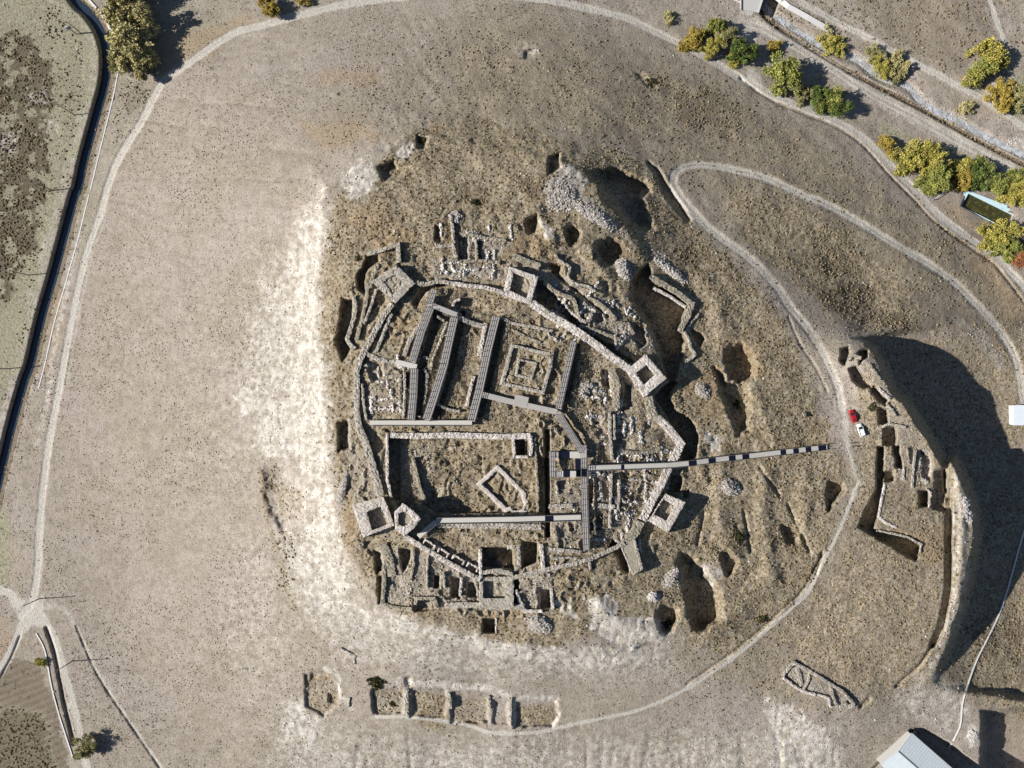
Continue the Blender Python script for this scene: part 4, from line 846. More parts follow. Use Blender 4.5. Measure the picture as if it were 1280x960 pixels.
NG = 'ruined walls on the northern slope'
for la, pts, w, h, m_, *sm in [
 ('pale ruined wall around the top left pit, above the north western tower', [(458,318),(475,313),(497,306),(499,328)], 5, .8, 'stone'),
 ('ruined wall inside the top left pit', [(472,330),(466,345),(462,360)], 5, .3, 'old'),
 ('low outer rampart wall left of the western curtain wall', [(459,354),(458,375),(452,400),(446,425)], 4, .6, 'old'),
 ('parallel inner rampart wall left of the western curtain wall', [(470,362),(463,385),(455,405)], 3, .7, 'stone'),
 ('pale rim wall right of the dark western ditch', [(442,370),(444,388),(437,415),(434,425),(443,436)], 5, .6, 'stone', 1),
 ('thin pale upright wall on the northern slope', [(563,268),(566,290),(567,310),(570,322)], 4, .6, 'stone'),
 ('low crosswall joining the thin upright wall', [(545,308),(565,307)], 4, .4, 'stone'),
 ('upper stone row of the northern cells', [(584,292),(608,298),(632,300)], 4, .5, 'old'),
 ('lower stone row of the northern cells', [(575,327),(600,326),(625,328)], 4, .5, 'old'),
 ('short wall dividing the northern cells', [(595,299),(596,325)], 3, .4, 'old'),
 ('tumbled stone wall above the northern tower', [(642,320),(655,326),(675,333)], 8, .5, 'old'),
 ('thin cream wall winding down the slope right of the northern tower', [(693,318),(700,326),(712,334),(710,347),(720,355),(732,357),(744,364)], 3, .6, 'earth', 1),
 ('stone terrace wall outside the long curtain wall', [(680,352),(690,362),(706,370),(716,374),(720,385),(722,395)], 5, .8, 'old', 1),
 ('ragged stone ring outside the long curtain wall', [(723,390),(724,398),(732,402),(738,398),(738,392)], 4, .9, 'stone', 1),
 ('stone row above the rubble terrace', [(735,372),(748,378),(760,388),(770,400)], 4, .6, 'old'),
 ('long ragged edge of the rubble terrace above the deep ditch', [(765,402),(785,405),(792,418)], 4, .6, 'old'),
 ('lower ragged stone row of the rubble terrace', [(725,407),(740,411),(758,418),(775,425)], 4, .5, 'old'),
 ('short stone wall near the north eastern tower', [(769,418),(770,432)], 3, .6, 'stone'),
 ]:
    wall(la, pts, w, h, m_, NG, sm=bool(sm))

EG = 'walls of the excavated bastion by the deep ditch'
wall('long masonry wall of the bastion above the deep eastern ditch', [(813,345),(830,356),(848,367),(862,378)], 7, 1.0, 'old', EG)
wall('pale lit face wall along the rim of the deep eastern ditch', [(817,360),(838,371),(857,384)], 4, -.3, 'pale', EG)
wall('short bastion wall turning down to the south', [(866,377),(860,394),(850,413)], 7, 1.0, 'old', EG)
wall('white edge wall on the left of the short bastion wall', [(861,384),(855,398),(848,414)], 2.5, .5, 'pale', EG)
wall('crooked white wall trailing down from the bastion', [(855,415),(861,425),(863,435),(868,444),(855,453)], 4, .4, 'earth', EG, sm=True)
wall('thin earth coloured wall above the crooked white wall', [(874,392),(864,403),(857,414)], 2.5, .3, 'earth', EG)

QG = 'walls of the eastern excavation'
for la, pts, w, h, m_ in [
 ('white wall along the left of the big eastern trench', [(1106,606),(1101,628),(1098,646),(1108,654),(1120,659)], 3.2, .35, 'pale'),
 ('white wall along the lower arm of the eastern trench', [(1096,663),(1115,667),(1134,671),(1152,681),(1149,692)], 2.6, .35, 'earth'),
 ('short white upright wall above the eastern trench', [(1130,584),(1129,600)], 2.4, .5, 'pale'),
 ('pale wall along the stone strewn terrace', [(1144,563),(1141,590),(1140,610)], 3.5, .6, 'stone'),
 ('thin wall left of the stone strewn terrace', [(1134,560),(1136,580)], 2.2, .5, 'stone'),
 ('white rim wall of the square eastern shaft', [(1158,611),(1163,616),(1161,634)], 2.5, .5, 'pale'),
 ('ragged upper wall of the eastern excavation', [(1086,455),(1094,466),(1100,474)], 3.5, .8, 'old'),
 ('white stony wall knot in the eastern excavation', [(1098,486),(1105,492),(1112,498)], 4, .7, 'pale'),
 ('thin slanting wall below the white stony knot', [(1108,504),(1115,512),(1120,520)], 2.5, .6, 'stone'),
 ('arched crosswall between two eastern pits', [(1102,534),(1112,530),(1122,532),(1132,534)], 3, .6, 'stone'),
 ('wall of pale blocks inside the upper eastern pit', [(1060,450),(1066,444),(1076,448)], 4, .6, 'old')]:
    wall(la, pts, w, h, m_, QG)
LG = 'walls of the small ruin at the lower right'
for la, pts, w, h, m_ in [
 ('upper long wall of the small lower right ruin', [(991,828),(1012,839),(1036,854),(1054,865),(1068,881)], 4, .8, 'stone'),
 ('left end wall of the small lower right ruin', [(991,829),(980,842),(978,845)], 4, .5, 'stone'),
 ('lower wall of the small lower right ruin', [(979,847),(992,857),(1003,864),(1020,869)], 3.5, .8, 'pale'),
 ('broken crosswalls of the small lower right ruin', [(996,834),(1000,846),(1002,858)], 5, .5, 'stone'),
 ('bent inner wall of the small lower right ruin', [(1022,868),(1036,873),(1038,884)], 3, .6, 'pale'),
 ('short crosswall in the middle of the small lower right ruin', [(1012,840),(1010,852),(1004,862)], 3.5, .6, 'stone'),
 ('second crosswall near the right end of the small lower right ruin', [(1038,856),(1040,868),(1046,882)], 3.5, .6, 'stone'),
 ('stony right end wall of the small lower right ruin', [(1068,881),(1060,884),(1055,878)], 5, .6, 'stone')]:
    wall(la, pts, w, h, m_, LG)
BG = 'walls of the southern hillside terrace'
for la, pts, w, h, m_ in [
 ('white upright wall right of the hillside terrace', [(638,873),(638,893),(639,912)], 3.5, .5, 'earth'),
 ('pale double wall beside the first terrace room', [(508,862),(508,893)], 5, .4, 'earth'),
 ('crumbled white divider in the hillside terrace', [(561,866),(563,886)], 4, .5, 'earth'),
 ('short white divider near the right terrace wall', [(611,870),(612,886)], 4, .5, 'earth'),
 ('thin divider at the left of the hillside terrace', [(437,872),(435,884)], 2, .3, 'earth'),
 ('tiny L shaped wall above the hillside terrace', [(425,810),(443,820),(443,830)], 2.5, .3, 'earth')]:
    wall(la, pts, w, h, m_, BG)

# heaps of loose stones, each one a thing
def heap(label, cu, cv, a, b, rot, h, n, tint=(.42, .2)):
    t = rng.random(n)**.5; th = rng.uniform(0, 6.28, n); x = a*t*np.cos(th); y = b*t*np.sin(th); cr, sr = math.cos(rot), math.sin(rot)
    u = cu+x*cr-y*sr; v = cv+x*sr+y*cr; z = samp(Z, u, v)+h*(1-t**2)*rng.uniform(.8, 1.05, n)+.05
    mo = []; r = rng.uniform(.22, .5, n)
    vt, F = stones_geo(WA(u, v, z), r, (.6, 1.)); tt = np.repeat(np.clip(rng.normal(*tint, n), 0, 1), 8)
    # core under the stones
    k = 14; cvx = [W(cu, cv, zg(cu, cv)+h*.9)]
    for ring_ in (.5, 1.):
        for i in range(k):
            q = 2*math.pi*i/k; X_ = a*ring_*math.cos(q); Y_ = b*ring_*math.sin(q); uu = cu+X_*cr-Y_*sr; vv = cv+X_*sr+Y_*cr; cvx.append(W(uu, vv, zg(uu, vv)+(h*.7 if ring_ < 1 else -.3)))
    cf = [(0, 1+(i+1) % k, 1+i, 1+i) for i in range(k)]+[(1+i, 1+(i+1) % k, 1+k+(i+1) % k, 1+k+i) for i in range(k)]
    nb = len(vt); vt = np.concatenate([vt, np.array(cvx)]); tt = np.concatenate([tt, np.full(len(cvx), .25)])
    me = bpy.data.meshes.new('stone_heap'); fs = [tuple(q) for q in F.tolist()]+[tuple(dict.fromkeys(j+nb for j in f)) for f in cf]
    me.from_pydata(vt.tolist(), [], fs); at = me.color_attributes.new('tint', 'FLOAT_COLOR', 'POINT'); at.data.foreach_set('color', np.stack([tt, tt, tt, np.ones_like(tt)], -1).astype(np.float32).ravel())
    me.materials.append(M['rock']); o = bpy.data.objects.new('stone_heap', me); C.objects.link(o); tag(o, label, 'stone heap', 'heaps of loose stones')
heap('narrow upright heap of loose stones left of the western wall', 429, 609, 5, 21, .25, 1.1, 220)
heap('grey oval heap of stones on the slope left of the deep ditch', 780, 337, 10, 15, -.5, 1.8, 260, (.5, .18))
heap('round grey heap of stones below the southern cells', 674, 780, 17, 12, .35, 1.7, 330)
heap('heap of stones beside the bright slope, right of the checkered bridge tower', 914, 609, 13, 10, .3, 1.6, 230)
heap('long slanted heap of stones left of the large oval hollow', 839, 722, 8, 16, .7, 1.2, 240)
heap('small white heap of stones under the long slanted heap', 817, 746, 8, 7, 0, 1.2, 120, (.75, .15))
heap('heap of stones east of the north eastern tower', 878, 489, 8, 12, -.7, 1.0, 150)
heap('broad pale fan of stones at the top of the hill', 701, 246, 19, 20, .2, .5, 420, (.45, .2))
heap('long pale spill of stones running down from the broad fan', 742, 269, 32, 8, .55, .7, 420, (.5, .2))
heap('narrow spill of stones above the excavated bastion', 838, 338, 26, 6, .65, .8, 260, (.6, .15))
heap('strip of stones at the edge of the big eastern shadow', 1157, 583, 8, 22, 0, 1.0, 300)
heap('pale strip of stones on the far eastern bank', 1209, 638, 5, 18, -.2, .6, 150, (.7, .15))
heap('round grey heap of stones above the left court of the northern cells', 569, 272, 9, 8, 0, 1.0, 130, (.5, .15))
heap('low heap of dark stones inside the eastern court', 731, 488, 7, 12, .2, .7, 130, (.5, .2))
heap('heap of stones beside the white round clearing at the lower right', 1215, 920, 6, 9, 0, .6, 80, (.8, .1))

# ------------------------------------------------------------------ raised boardwalks
from mathutils import Matrix
WG = 'raised timber boardwalks of the fort'
def rel(o, t):
    o.parent = t; o.matrix_parent_inverse = Matrix.Translation(-Vector(t.location)); return o
def boardwalk(label, pts, w, h=1.6, rails='LR', pale=False, glass=(), zs=None, group=WG, cat='boardwalk', name='boardwalk'):
    """pts: plan points; w in metres; glass: list of (start,end) along the line in plan units; planks lie crosswise"""
    zz = zs or [zp(u, v)+h for u, v in pts]; P3 = [Vector(W(u, v, z)) for (u, v), z in zip(pts, zz)]
    mid = P3[0]; t = empty(name, (mid.x, mid.y, zg(*pts[0]))); tag(t, label, cat, group)
    deck = MB(); decks = []; beams = MB(); posts = []; gl = []; cum = 0
    for i in range(len(P3)-1):
        a, b = P3[i], P3[i+1]; d = b-a; L = d.length; d.normalize(); n = Vector((-d.y, d.x, 0)).normalized()
        plen = math.hypot(pts[i+1][0]-pts[i][0], pts[i+1][1]-pts[i][1]); k = max(1, int(L/.30)); e0 = -.0; 
        segs = [((s-cum)/plen, (e-cum)/plen) for s, e in glass]; was = False
        for q in range(k):
            t0 = q/k; t1 = (q+1)/k; tm = (t0+t1)/2
            if any(s <= tm <= e for s, e in segs):
                if deck.v: decks.append(deck); deck = MB()
                continue
            p = a+(b-a)*t0+d*.012; r = a+(b-a)*t1-d*.012; zj = rng.uniform(-.008, .008); up = Vector((0, 0, .05+zj))
            deck.add([p-n*w/2, p+n*w/2, r+n*w/2, r-n*w/2, p-n*w/2+up, p+n*w/2+up, r+n*w/2+up, r-n*w/2+up], [(0, 1, 2, 3), (7, 6, 5, 4), (0, 4, 5, 1), (1, 5, 6, 2), (2, 6, 7, 3), (3, 7, 4, 0)])
        for s, e in segs:
            s = max(s, 0); e = min(e, 1)
            if e > s:
                mb = MB(); mb.bar(a+(b-a)*s+Vector((0, 0, .04)), a+(b-a)*e+Vector((0, 0, .04)), w, .06); gl.append(mb)
        for s in (-1, 1): beams.bar(a+n*s*(w/2-.15)+Vector((0, 0, -.12)), b+n*s*(w/2-.15)+Vector((0, 0, -.12)), .12, .2)
        cum += plen
    if deck.v: decks.append(deck)
    for dk in decks: rel(dk.build('deck', M['deck_pale' if pale else 'deck']), t)
    rel(beams.build('floor_beams', M['rail']), t)
    for mb in gl: rel(mb.build('dark_panel', M['glass']), t)
    sup = MB(); npost = 0
    for i in range(len(P3)-1):
        a, b = P3[i], P3[i+1]; L = (b-a).length; d = (b-a).normalized(); n = Vector((-d.y, d.x, 0)).normalized(); k = max(1, round(L/5.))
        for q in range(k+1):
            for s in (-1, 1):
                p = a+(b-a)*(q/k)+n*s*(w/2-.18); kk = S0*(CAMZ-p.z)/CAMZ; z = zg(p.x/kk+640, 480-p.y/kk)-.3
                if p.z-.2 > z+.1: rel(MB().bar((p.x, p.y, z), (p.x, p.y, p.z-.15), .14).build('leg', M['rail']), t)
    for side in rails:
        s = 1 if side == 'L' else -1; r = MB()
        for i in range(len(P3)-1):
            a, b = P3[i], P3[i+1]; L = (b-a).length; d = (b-a).normalized(); n = Vector((-d.y, d.x, 0)).normalized(); o = n*s*(w/2-.05); k = max(1, round(L/1.7))
            for q in range(k+1): p = a+(b-a)*(q/k)+o; r.bar(p, p+Vector((0, 0, 1.08)), .14)
            for hz, th in ((1.1, .14), (.72, .10), (.36, .10)): r.bar(a+o+Vector((0, 0, hz)), b+o+Vector((0, 0, hz)), th, .08)
        rel(r.build('railing', M['rail']), t)
    return t
boardwalk('long pale boardwalk above the great hall, running across the fort', [(462,528.5),(590,528.5)], 1.75, 1.5, 'LR', True)
boardwalk('leftmost sloping boardwalk of the fort, beside the western court', [(538,385),(527,414),(515,453)], 2.3, 1.9)
boardwalk('stubby boardwalk in the shadow below the northern wall', [(543,362),(537,381)], 1.9, 1.9)
boardwalk('grey boardwalk crossing slantwise from the stub to the second boardwalk', [(534,379),(571,394)], 1.6, 2.0, '')
boardwalk('short pale crosspiece between the upper and lower left boardwalks', [(495,452.5),(521,458.5)], 1.6, 1.9, '', True)
boardwalk('short straight boardwalk going down to the long pale one', [(518,461),(517,493),(514,525)], 2.3, 1.8)
boardwalk('second boardwalk from the left, bending above the long pale one', [(568,397),(561,428),(555,456),(542,498),(533,525)], 2.4, 1.9)
boardwalk('wide straight boardwalk left of the square palace', [(620,396),(609,440),(599,488),(589,526)], 2.4, 1.8)
boardwalk('boardwalk along the lower side of the square palace with a wide landing', [(602,493),(642,503),(668,509),(696,515)], 1.75, 1.7, '')
lp = [W(640, 492, 0)]
boardwalk('small rectangular landing of the palace boardwalk', [(643,499),(660,502.5)], 2.9, 1.78, '', cat='landing', name='boardwalk_landing', group=None)
boardwalk('boardwalk right of the square palace', [(717,427),(708,466),(698,511)], 1.9, 1.8)
boardwalk('slanting boardwalk leading down to the glass platform', [(697,516),(712,540),(727,564)], 2.0, 1.8)
boardwalk('upper arm of the glass platform with a large dark purple panel', [(686.5,568.5),(733,568.5)], 2.0, 1.8, '', True, glass=[(11.5,25.5)])
boardwalk('left arm of the glass platform, long grid of railings', [(690,565),(690.5,596)], 1.7, 1.84)
boardwalk('lower arm of the glass platform with a smaller dark panel', [(688,592.5),(720,592.5)], 1.9, 1.8, '', True, glass=[(16,24.5)])
boardwalk('corner piece of the glass platform under the slanting boardwalk', [(729,556.5),(729,573)], 2.1, 1.9, '')
boardwalk('rightmost upright boardwalk passing the glass platform down to the south', [(730,573),(730,597),(731.5,645),(733,688)], 2.0, 1.85, 'LR', glass=[(13,22.5)])
boardwalk('small dark stair panel inside the glass platform', [(722,574),(722.5,596)], 1.6, .4, '', glass=[(0,30)], cat='platform panel', name='platform_panel', group=None)
boardwalk('long pale bridge walkway leaving the fort eastwards, with dark square panels', [(734,585),(834,581.5),(862,578.8),(900,573.8),(940,569.4),(980,564.8),(1034,558.5)], 1.85, 1.5, 'LR', True,
          glass=[(42,46),(127.6,136.8),(152,161),(177.5,186),(194.5,203),(243,249.5),(258.5,265.5),(274,281),(290,300)], zs=[zp(734,585)+1.7, zp(834,581)+2.8, zp(862,579)+3.2, zp(900,574)+2.5, zp(940,569)+1.8, zp(980,565)+1.3, zp(1034,558)+.5], group=None, name='bridge_walkway', cat='footbridge')
boardwalk('lower pale boardwalk running from the six sided tower across the great hall', [(545,650.5),(640,649),(726,646.3)], 2.0, 1.6, 'LR', True, glass=[(136.5,147)])
boardwalk('pale triangular ramp from the six sided tower to the lower boardwalk', [(523,671),(545,652)], 1.5, 1.7, 'R', True)

# ------------------------------------------------------------------ cars
def car(label, u, v, ang, paint, long_roof):
    z = float(samp(Z, [u-3, u+3, u, u], [v, v, v-4, v+4]).max())-.02; t = empty('parked_car', W(u, v, z), ang); tag(t, label, 'car', 'cars parked by the bridge')
    L, Wd = 4.25, 1.72; s = MB(); n = 12   # body: loft along x (front = +x)
    xs = [-L/2, -L/2+.12, -1.7, -1.0, 0, .9, 1.45, 1.9, L/2-.08, L/2]; hw = [.62, .78, .85, .86, .86, .86, .84, .80, .70, .55]; zt = [.72, .88, .92, .93, .92, .90, .84, .76, .66, .55]; zb = [.42, .28, .2, .2, .2, .2, .2, .22, .3, .38]
    def sec(x, w_, a, b): return [(x, -w_*.92, a), (x, -w_, (a+b)/2), (x, -w_*.95, b-.08), (x, -w_*.8, b), (x, 0, b+.02), (x, w_*.8, b), (x, w_*.95, b-.08), (x, w_, (a+b)/2), (x, w_*.92, a)]
    def loft(mb, secs):
        k = len(secs[0]); b0 = len(mb.v)
        for q in secs: mb.v += q
        for i in range(len(secs)-1):
            for j in range(k): mb.f.append((b0+i*k+j, b0+i*k+(j+1) % k, b0+(i+1)*k+(j+1) % k, b0+(i+1)*k+j))
        mb.f.append(tuple(b0+j for j in range(k))); mb.f.append(tuple(b0+(len(secs)-1)*k+j for j in range(k))[::-1])
    loft(s, [sec(*q) for q in zip(xs, hw, zb, zt)]); s.build('body', paint, t, True)
    rx0 = -1.95 if long_roof else -1.55; rf = MB(); ws = .66
    roof = [(-1.85 if long_roof else -1.15), .35]
    cab = [(rx0, .74, .88), (roof[0], ws, 1.42), (roof[1], ws, 1.44), (1.15, .74, .86)]
    rf.add([(roof[0], -ws, 1.40), (roof[1], -ws, 1.42), (roof[1], ws, 1.42), (roof[0], ws, 1.40), (roof[0]+.08, -ws+.1, 1.47), (roof[1]-.1, -ws+.1, 1.48), (roof[1]-.1, ws-.1, 1.48), (roof[0]+.08, ws-.1, 1.47)], [(4, 5, 6, 7), (0, 1, 5, 4), (1, 2, 6, 5), (2, 3, 7, 6), (3, 0, 4, 7), (3, 2, 1, 0)])
    for y in (-1, 1):
        for (xa, za, xb, zb_) in ((rx0, .88, roof[0], 1.42), (1.15, .86, roof[1], 1.43)): rf.bar((xa, y*.76, za), (xb, y*ws, zb_), .08)
        rf.bar((-.35, y*.78, .9), (-.35, y*ws, 1.42), .07)
    rf.build('roof', paint, t)
    def pane(nm, q): MB().add(q, [(0, 1, 2, 3)]).build(nm, M['carglass'], t)
    pane('windscreen', [(1.13, -.72, .88), (1.13, .72, .88), (roof[1]+.02, ws-.03, 1.42), (roof[1]+.02, -ws+.03, 1.42)])
    pane('rear_window', [(rx0+.01, .72, .9), (rx0+.01, -.72, .9), (roof[0]-.01, -ws+.03, 1.41), (roof[0]-.01, ws-.03, 1.41)])
    for y in (-1, 1): pane('side_window', [(rx0+.05, y*.77, .9), (1.08, y*.77, .88), (roof[1], y*(ws+.01), 1.40), (roof[0]+.03, y*(ws+.01), 1.39)])
    for x in (-1.28, 1.32):
        for y in (-1, 1):
            w_ = MB(); w_.tube([(x, y*.66, .31), (x, y*.87, .31)], [.31, .31], 14); wh = w_.build('wheel', M['tyre'], t); MB().tube([(x, y*.86, .31), (x, y*.885, .31)], [.2, .19], 10).build('rim', M['rim'], wh)
    for y in (-1, 1):
        MB().box(L/2-.16, L/2-.02, y*.56-.14, y*.56+.14, .50, .64, .03, .03).build('headlight', M['lamp'], t)
        MB().box(-L/2-.01, -L/2+.1, y*.64-.1, y*.64+.1, .56, .80, .02, .02).build('tail_light', M['tail'], t)
        MB().box(.72, .86, y*.93-.1, y*.93+.1, .88, 1.0, .02, .02).build('mirror', paint, t)
car('small red car parked at the end of the hill road', 1064.8, 520, math.radians(108), M['red'], False)
car('white car parked beside the red one, roof and bonnet pale', 1074.8, 537.5, math.radians(109), M['whitecar'], True)

# ------------------------------------------------------------------ two people beside the cars
def person(label, u, v, face, top, legs):
    z = zg(u, v); t = empty('person', W(u, v, z), face); tag(t, label, 'person', 'people standing by the bridge end')
    def skin(name, verts, edges, radii, m, parent):
        me = bpy.data.meshes.new(name); me.from_pydata(verts, edges, []); me.materials.append(m); o = bpy.data.objects.new(name, me); C.objects.link(o); o.parent = parent
        sk = o.modifiers.new('skin', 'SKIN'); 
        for d, r in zip(me.skin_vertices[0].data, radii): d.radius = r if isinstance(r, tuple) else (r, r)
        me.skin_vertices[0].data[0].use_root = True
        o.modifiers.new('sub', 'SUBSURF').render_levels = 1; return o
    bv = [(0, 0, .95), (0, 0, 1.15), (0, 0, 1.38), (0, 0, 1.50), (.01, 0, 1.60), (.02, 0, 1.70)]; be = [(0, 1), (1, 2), (2, 3), (3, 4), (4, 5)]; br = [(.12, .16), (.10, .14), (.10, .17), .05, .085, .075]
    for s in (-1, 1):
        k = len(bv); bv += [(0, s*.10, .88), (.02, s*.11, .48), (0, s*.12, .09), (.14, s*.13, .05)]; be += [(0, k), (k, k+1), (k+1, k+2), (k+2, k+3)]; br += [.085, .058, .042, .035]
        k = len(bv); bv += [(0, s*.20, 1.40), (-.01, s*.26, 1.14), (.08, s*.25, .90), (.11, s*.245, .82)]; be += [(2, k), (k, k+1), (k+1, k+2), (k+2, k+3)]; br += [.055, .042, .03, (.018, .035)]
        for f in range(5):
            q = len(bv); bv += [(.12+.012*f, s*(.225+.012*f), .77-.006*abs(f-2)), (.13+.014*f, s*(.22+.012*f), .735-.004*abs(f-2))] if f else [(.145, s*.215, .81), (.165, s*.205, .785)]
            be += [(k+3, q), (q, q+1)]; br += [.010, .008]
    skin('body', bv, be, br, M['skin'], t)
    cv = [(0, 0, .92), (0, 0, 1.12), (0, 0, 1.40), (0, 0, 1.46)]; ce = [(0, 1), (1, 2), (2, 3)]; cr = [(.14, .185), (.13, .165), (.125, .19), (.07, .08)]
    for s in (-1, 1): k = len(cv); cv += [(0, s*.20, 1.41), (-.01, s*.26, 1.14), (.075, s*.25, .92)]; ce += [(2, k), (k, k+1), (k+1, k+2)]; cr += [.075, .06, .05]
    skin('jacket', cv, ce, cr, top, t)
    tv = [(0, 0, .97)]; te = []; tr = [(.13, .17)]
    for s in (-1, 1): k = len(tv); tv += [(0, s*.10, .86), (.02, s*.11, .48), (0, s*.12, .12)]; te += [(0, k), (k, k+1), (k+1, k+2)]; tr += [.10, .075, .06]
    skin('trousers', tv, te, tr, legs, t)
    for s in (-1, 1): MB().box(-.08, .20, s*.13-.05, s*.13+.05, 0, .10, .02, .01).build('shoe', M['shoe'], t)
    h = MB(); n = 10
    for i in range(5):
        a = i/4*1.35
        for k in range(n): q = 2*math.pi*k/n; h.v.append((.0+.115*math.cos(q)*math.cos(a)-.01, .095*math.sin(q)*math.cos(a), 1.66+.13*math.sin(a)))
    for i in range(4):
        for k in range(n): h.f.append((i*n+k, i*n+(k+1) % n, (i+1)*n+(k+1) % n, (i+1)*n+k))
    h.f.append(tuple(4*n+k for k in range(n))); h.build('hair', M['hair'], t, True)
person('person in dark navy clothes at the bridge end, the one nearer the white car', 1063.5, 553.5, math.radians(-60), M['navy'], M['charcoal'])
person('person in charcoal clothes standing just below the other at the end of the bridge', 1065.5, 558, math.radians(60), M['charcoal'], M['navy'])

# ------------------------------------------------------------------ poles, board, barrier
def pole(label, u, v, H, arm=1.6, box=False, group='timber poles of the power line', ang=.35):
    z = zg(u, v)-.2; t = empty('utility_pole', W(u, v, z), ang); tag(t, label, 'utility pole', group)
    MB().tube([(0, 0, 0), (0, 0, H*.5), (0, 0, H+.2)], [.19, .16, .12], 10).build('shaft', M['pole'], t)
    cr = MB().bar((-arm/2, .15, H-.35), (arm/2, .15, H-.35), .12, .14).build('crossarm', M['pole'], t)
    for x in (-arm/2+.1, 0, arm/2-.1): MB().tube([(x, .15, H-.28), (x, .15, H-.16), (x, .15, H-.05)], [.05, .08, .03], 8).build('insulator', M['conc_white'], cr)
    if box:
        MB().box(-1.1, 1.1, -.9, -.1, H*.52, H*.52+.14).build('platform', M['metal'], t); MB().box(-.5, .5, -.85, -.2, H*.52+.14, H*.52+1.2, .03, .03).build('transformer_box', M['conc'], t)
        MB().tube([(1.7, -.3, 0), (1.7, -.3, H*.85)], [.17, .12], 8).build('second_shaft', M['pole'], t); MB().bar((0, -.2, H*.8), (1.7, -.3, H*.8), .12).build('tie_beam', M['pole'], t)
pole('tall double pole with a transformer box by the upper canal', 96, 43, 10.5, 2.2, True, None)
for la, u, v in (('slim timber pole beside the canal where its bank bends, second from the top', 94, 144), ('slim timber pole left of the canal, third from the top', 66, 238), ('slim timber pole in the pale grass left of the canal, fourth from the top', 36, 344), ('slim timber pole at the far left edge, lowest along the canal', 9, 461),
                 ('slim timber pole next to the left road junction', 50, 748), ('slim timber pole below the road junction beside the rutted track', 91, 826)):
    pole(la, u, v, 8.6)
z = zg(954, 473)-.1; t = empty('flag_pole', W(954, 473, z)); tag(t, 'lone thin grey pole on the slope right of the round black hollow', 'pole')
MB().tube([(0, 0, 0), (0, 0, 6.2)], [.09, .05], 8).build('shaft', M['metal'], t); MB().box(-.3, .3, -.3, .3, 0, .25, .03, .03).build('base_block', M['conc_white'], t); MB().tube([(0, 0, 6.2), (0, 0, 6.3), (0, 0, 6.4)], [.05, .1, .02], 8).build('finial', M['metal'], t)
z = zg(1003, 518)-.1; t = empty('information_board', W(1003, 518, z), math.radians(115)); tag(t, 'white tilted information board on two posts on the slope above the bridge', 'information board')
MB().add([(-.85, 0, .7), (.85, 0, .7), (.85, .35, 1.75), (-.85, .35, 1.75), (-.85, .06, .68), (.85, .06, .68), (.85, .41, 1.73), (-.85, .41, 1.73)], [(0, 1, 2, 3), (7, 6, 5, 4), (0, 4, 5, 1), (1, 5, 6, 2), (2, 6, 7, 3), (3, 7, 4, 0)]).build('panel', M['white'], t)
for x in (-.7, .7): MB().bar((x, .2, 0), (x, .2, 1.2), .09).build('leg', M['rail'], t)
a = W(1168, 249, zg(1168, 249)+1.0); b = W(1184, 237.5, zg(1184, 237.5)+1.0); t = empty('barrier', (a[0], a[1], zg(1168, 249))); tag(t, 'white barrier pole across the track left of the blue pool', 'barrier')
rel(MB().tube([a, b], [.09, .07], 8).build('boom', M['white']), t)
rel(MB().box(a[0]-.15, a[0]+.15, a[1]-.15, a[1]+.15, a[2]-1.3, a[2]+.1, .02, .02).build('pivot_post', M['metal']), t); rel(MB().bar((b[0], b[1], b[2]-1.2), b, .09).build('rest_post', M['metal']), t)

# ------------------------------------------------------------------ pool
def P3(u, v, z): return Vector(W(u, v, z))
zr = zg(1236, 243)+.55; co = [(1207,237),(1275,263),(1268,290),(1196,260)]; ci = [(1210.5,242),(1266,269.5),(1259,286),(1202,257.5)]
t = empty('swimming_pool', W(1234, 263, zr)); tag(t, 'rectangular blue rimmed pool full of green black water among yellow trees', 'pool')
for i in range(4):
    j = (i+1) % 4; mb = MB(); q = [W(*co[i], zr-2.4), W(*co[j], zr-2.4), W(*ci[j], zr-2.4), W(*ci[i], zr-2.4), W(*co[i], zr), W(*co[j], zr), W(*ci[j], zr), W(*ci[i], zr)]
    mb.add(q, [(0, 1, 5, 4), (1, 2, 6, 5), (2, 3, 7, 6), (3, 0, 4, 7), (4, 5, 6, 7)]); rel(mb.build('rim_wall', M['cyan']), t)
ci2 = [(1209,241),(1268,269),(1260,288),(1200,257)]; rel(MB().add([W(u, v, zr-.9) for u, v in ci2], [(0, 1, 2, 3)]).build('pool_water', M['pond']), t)

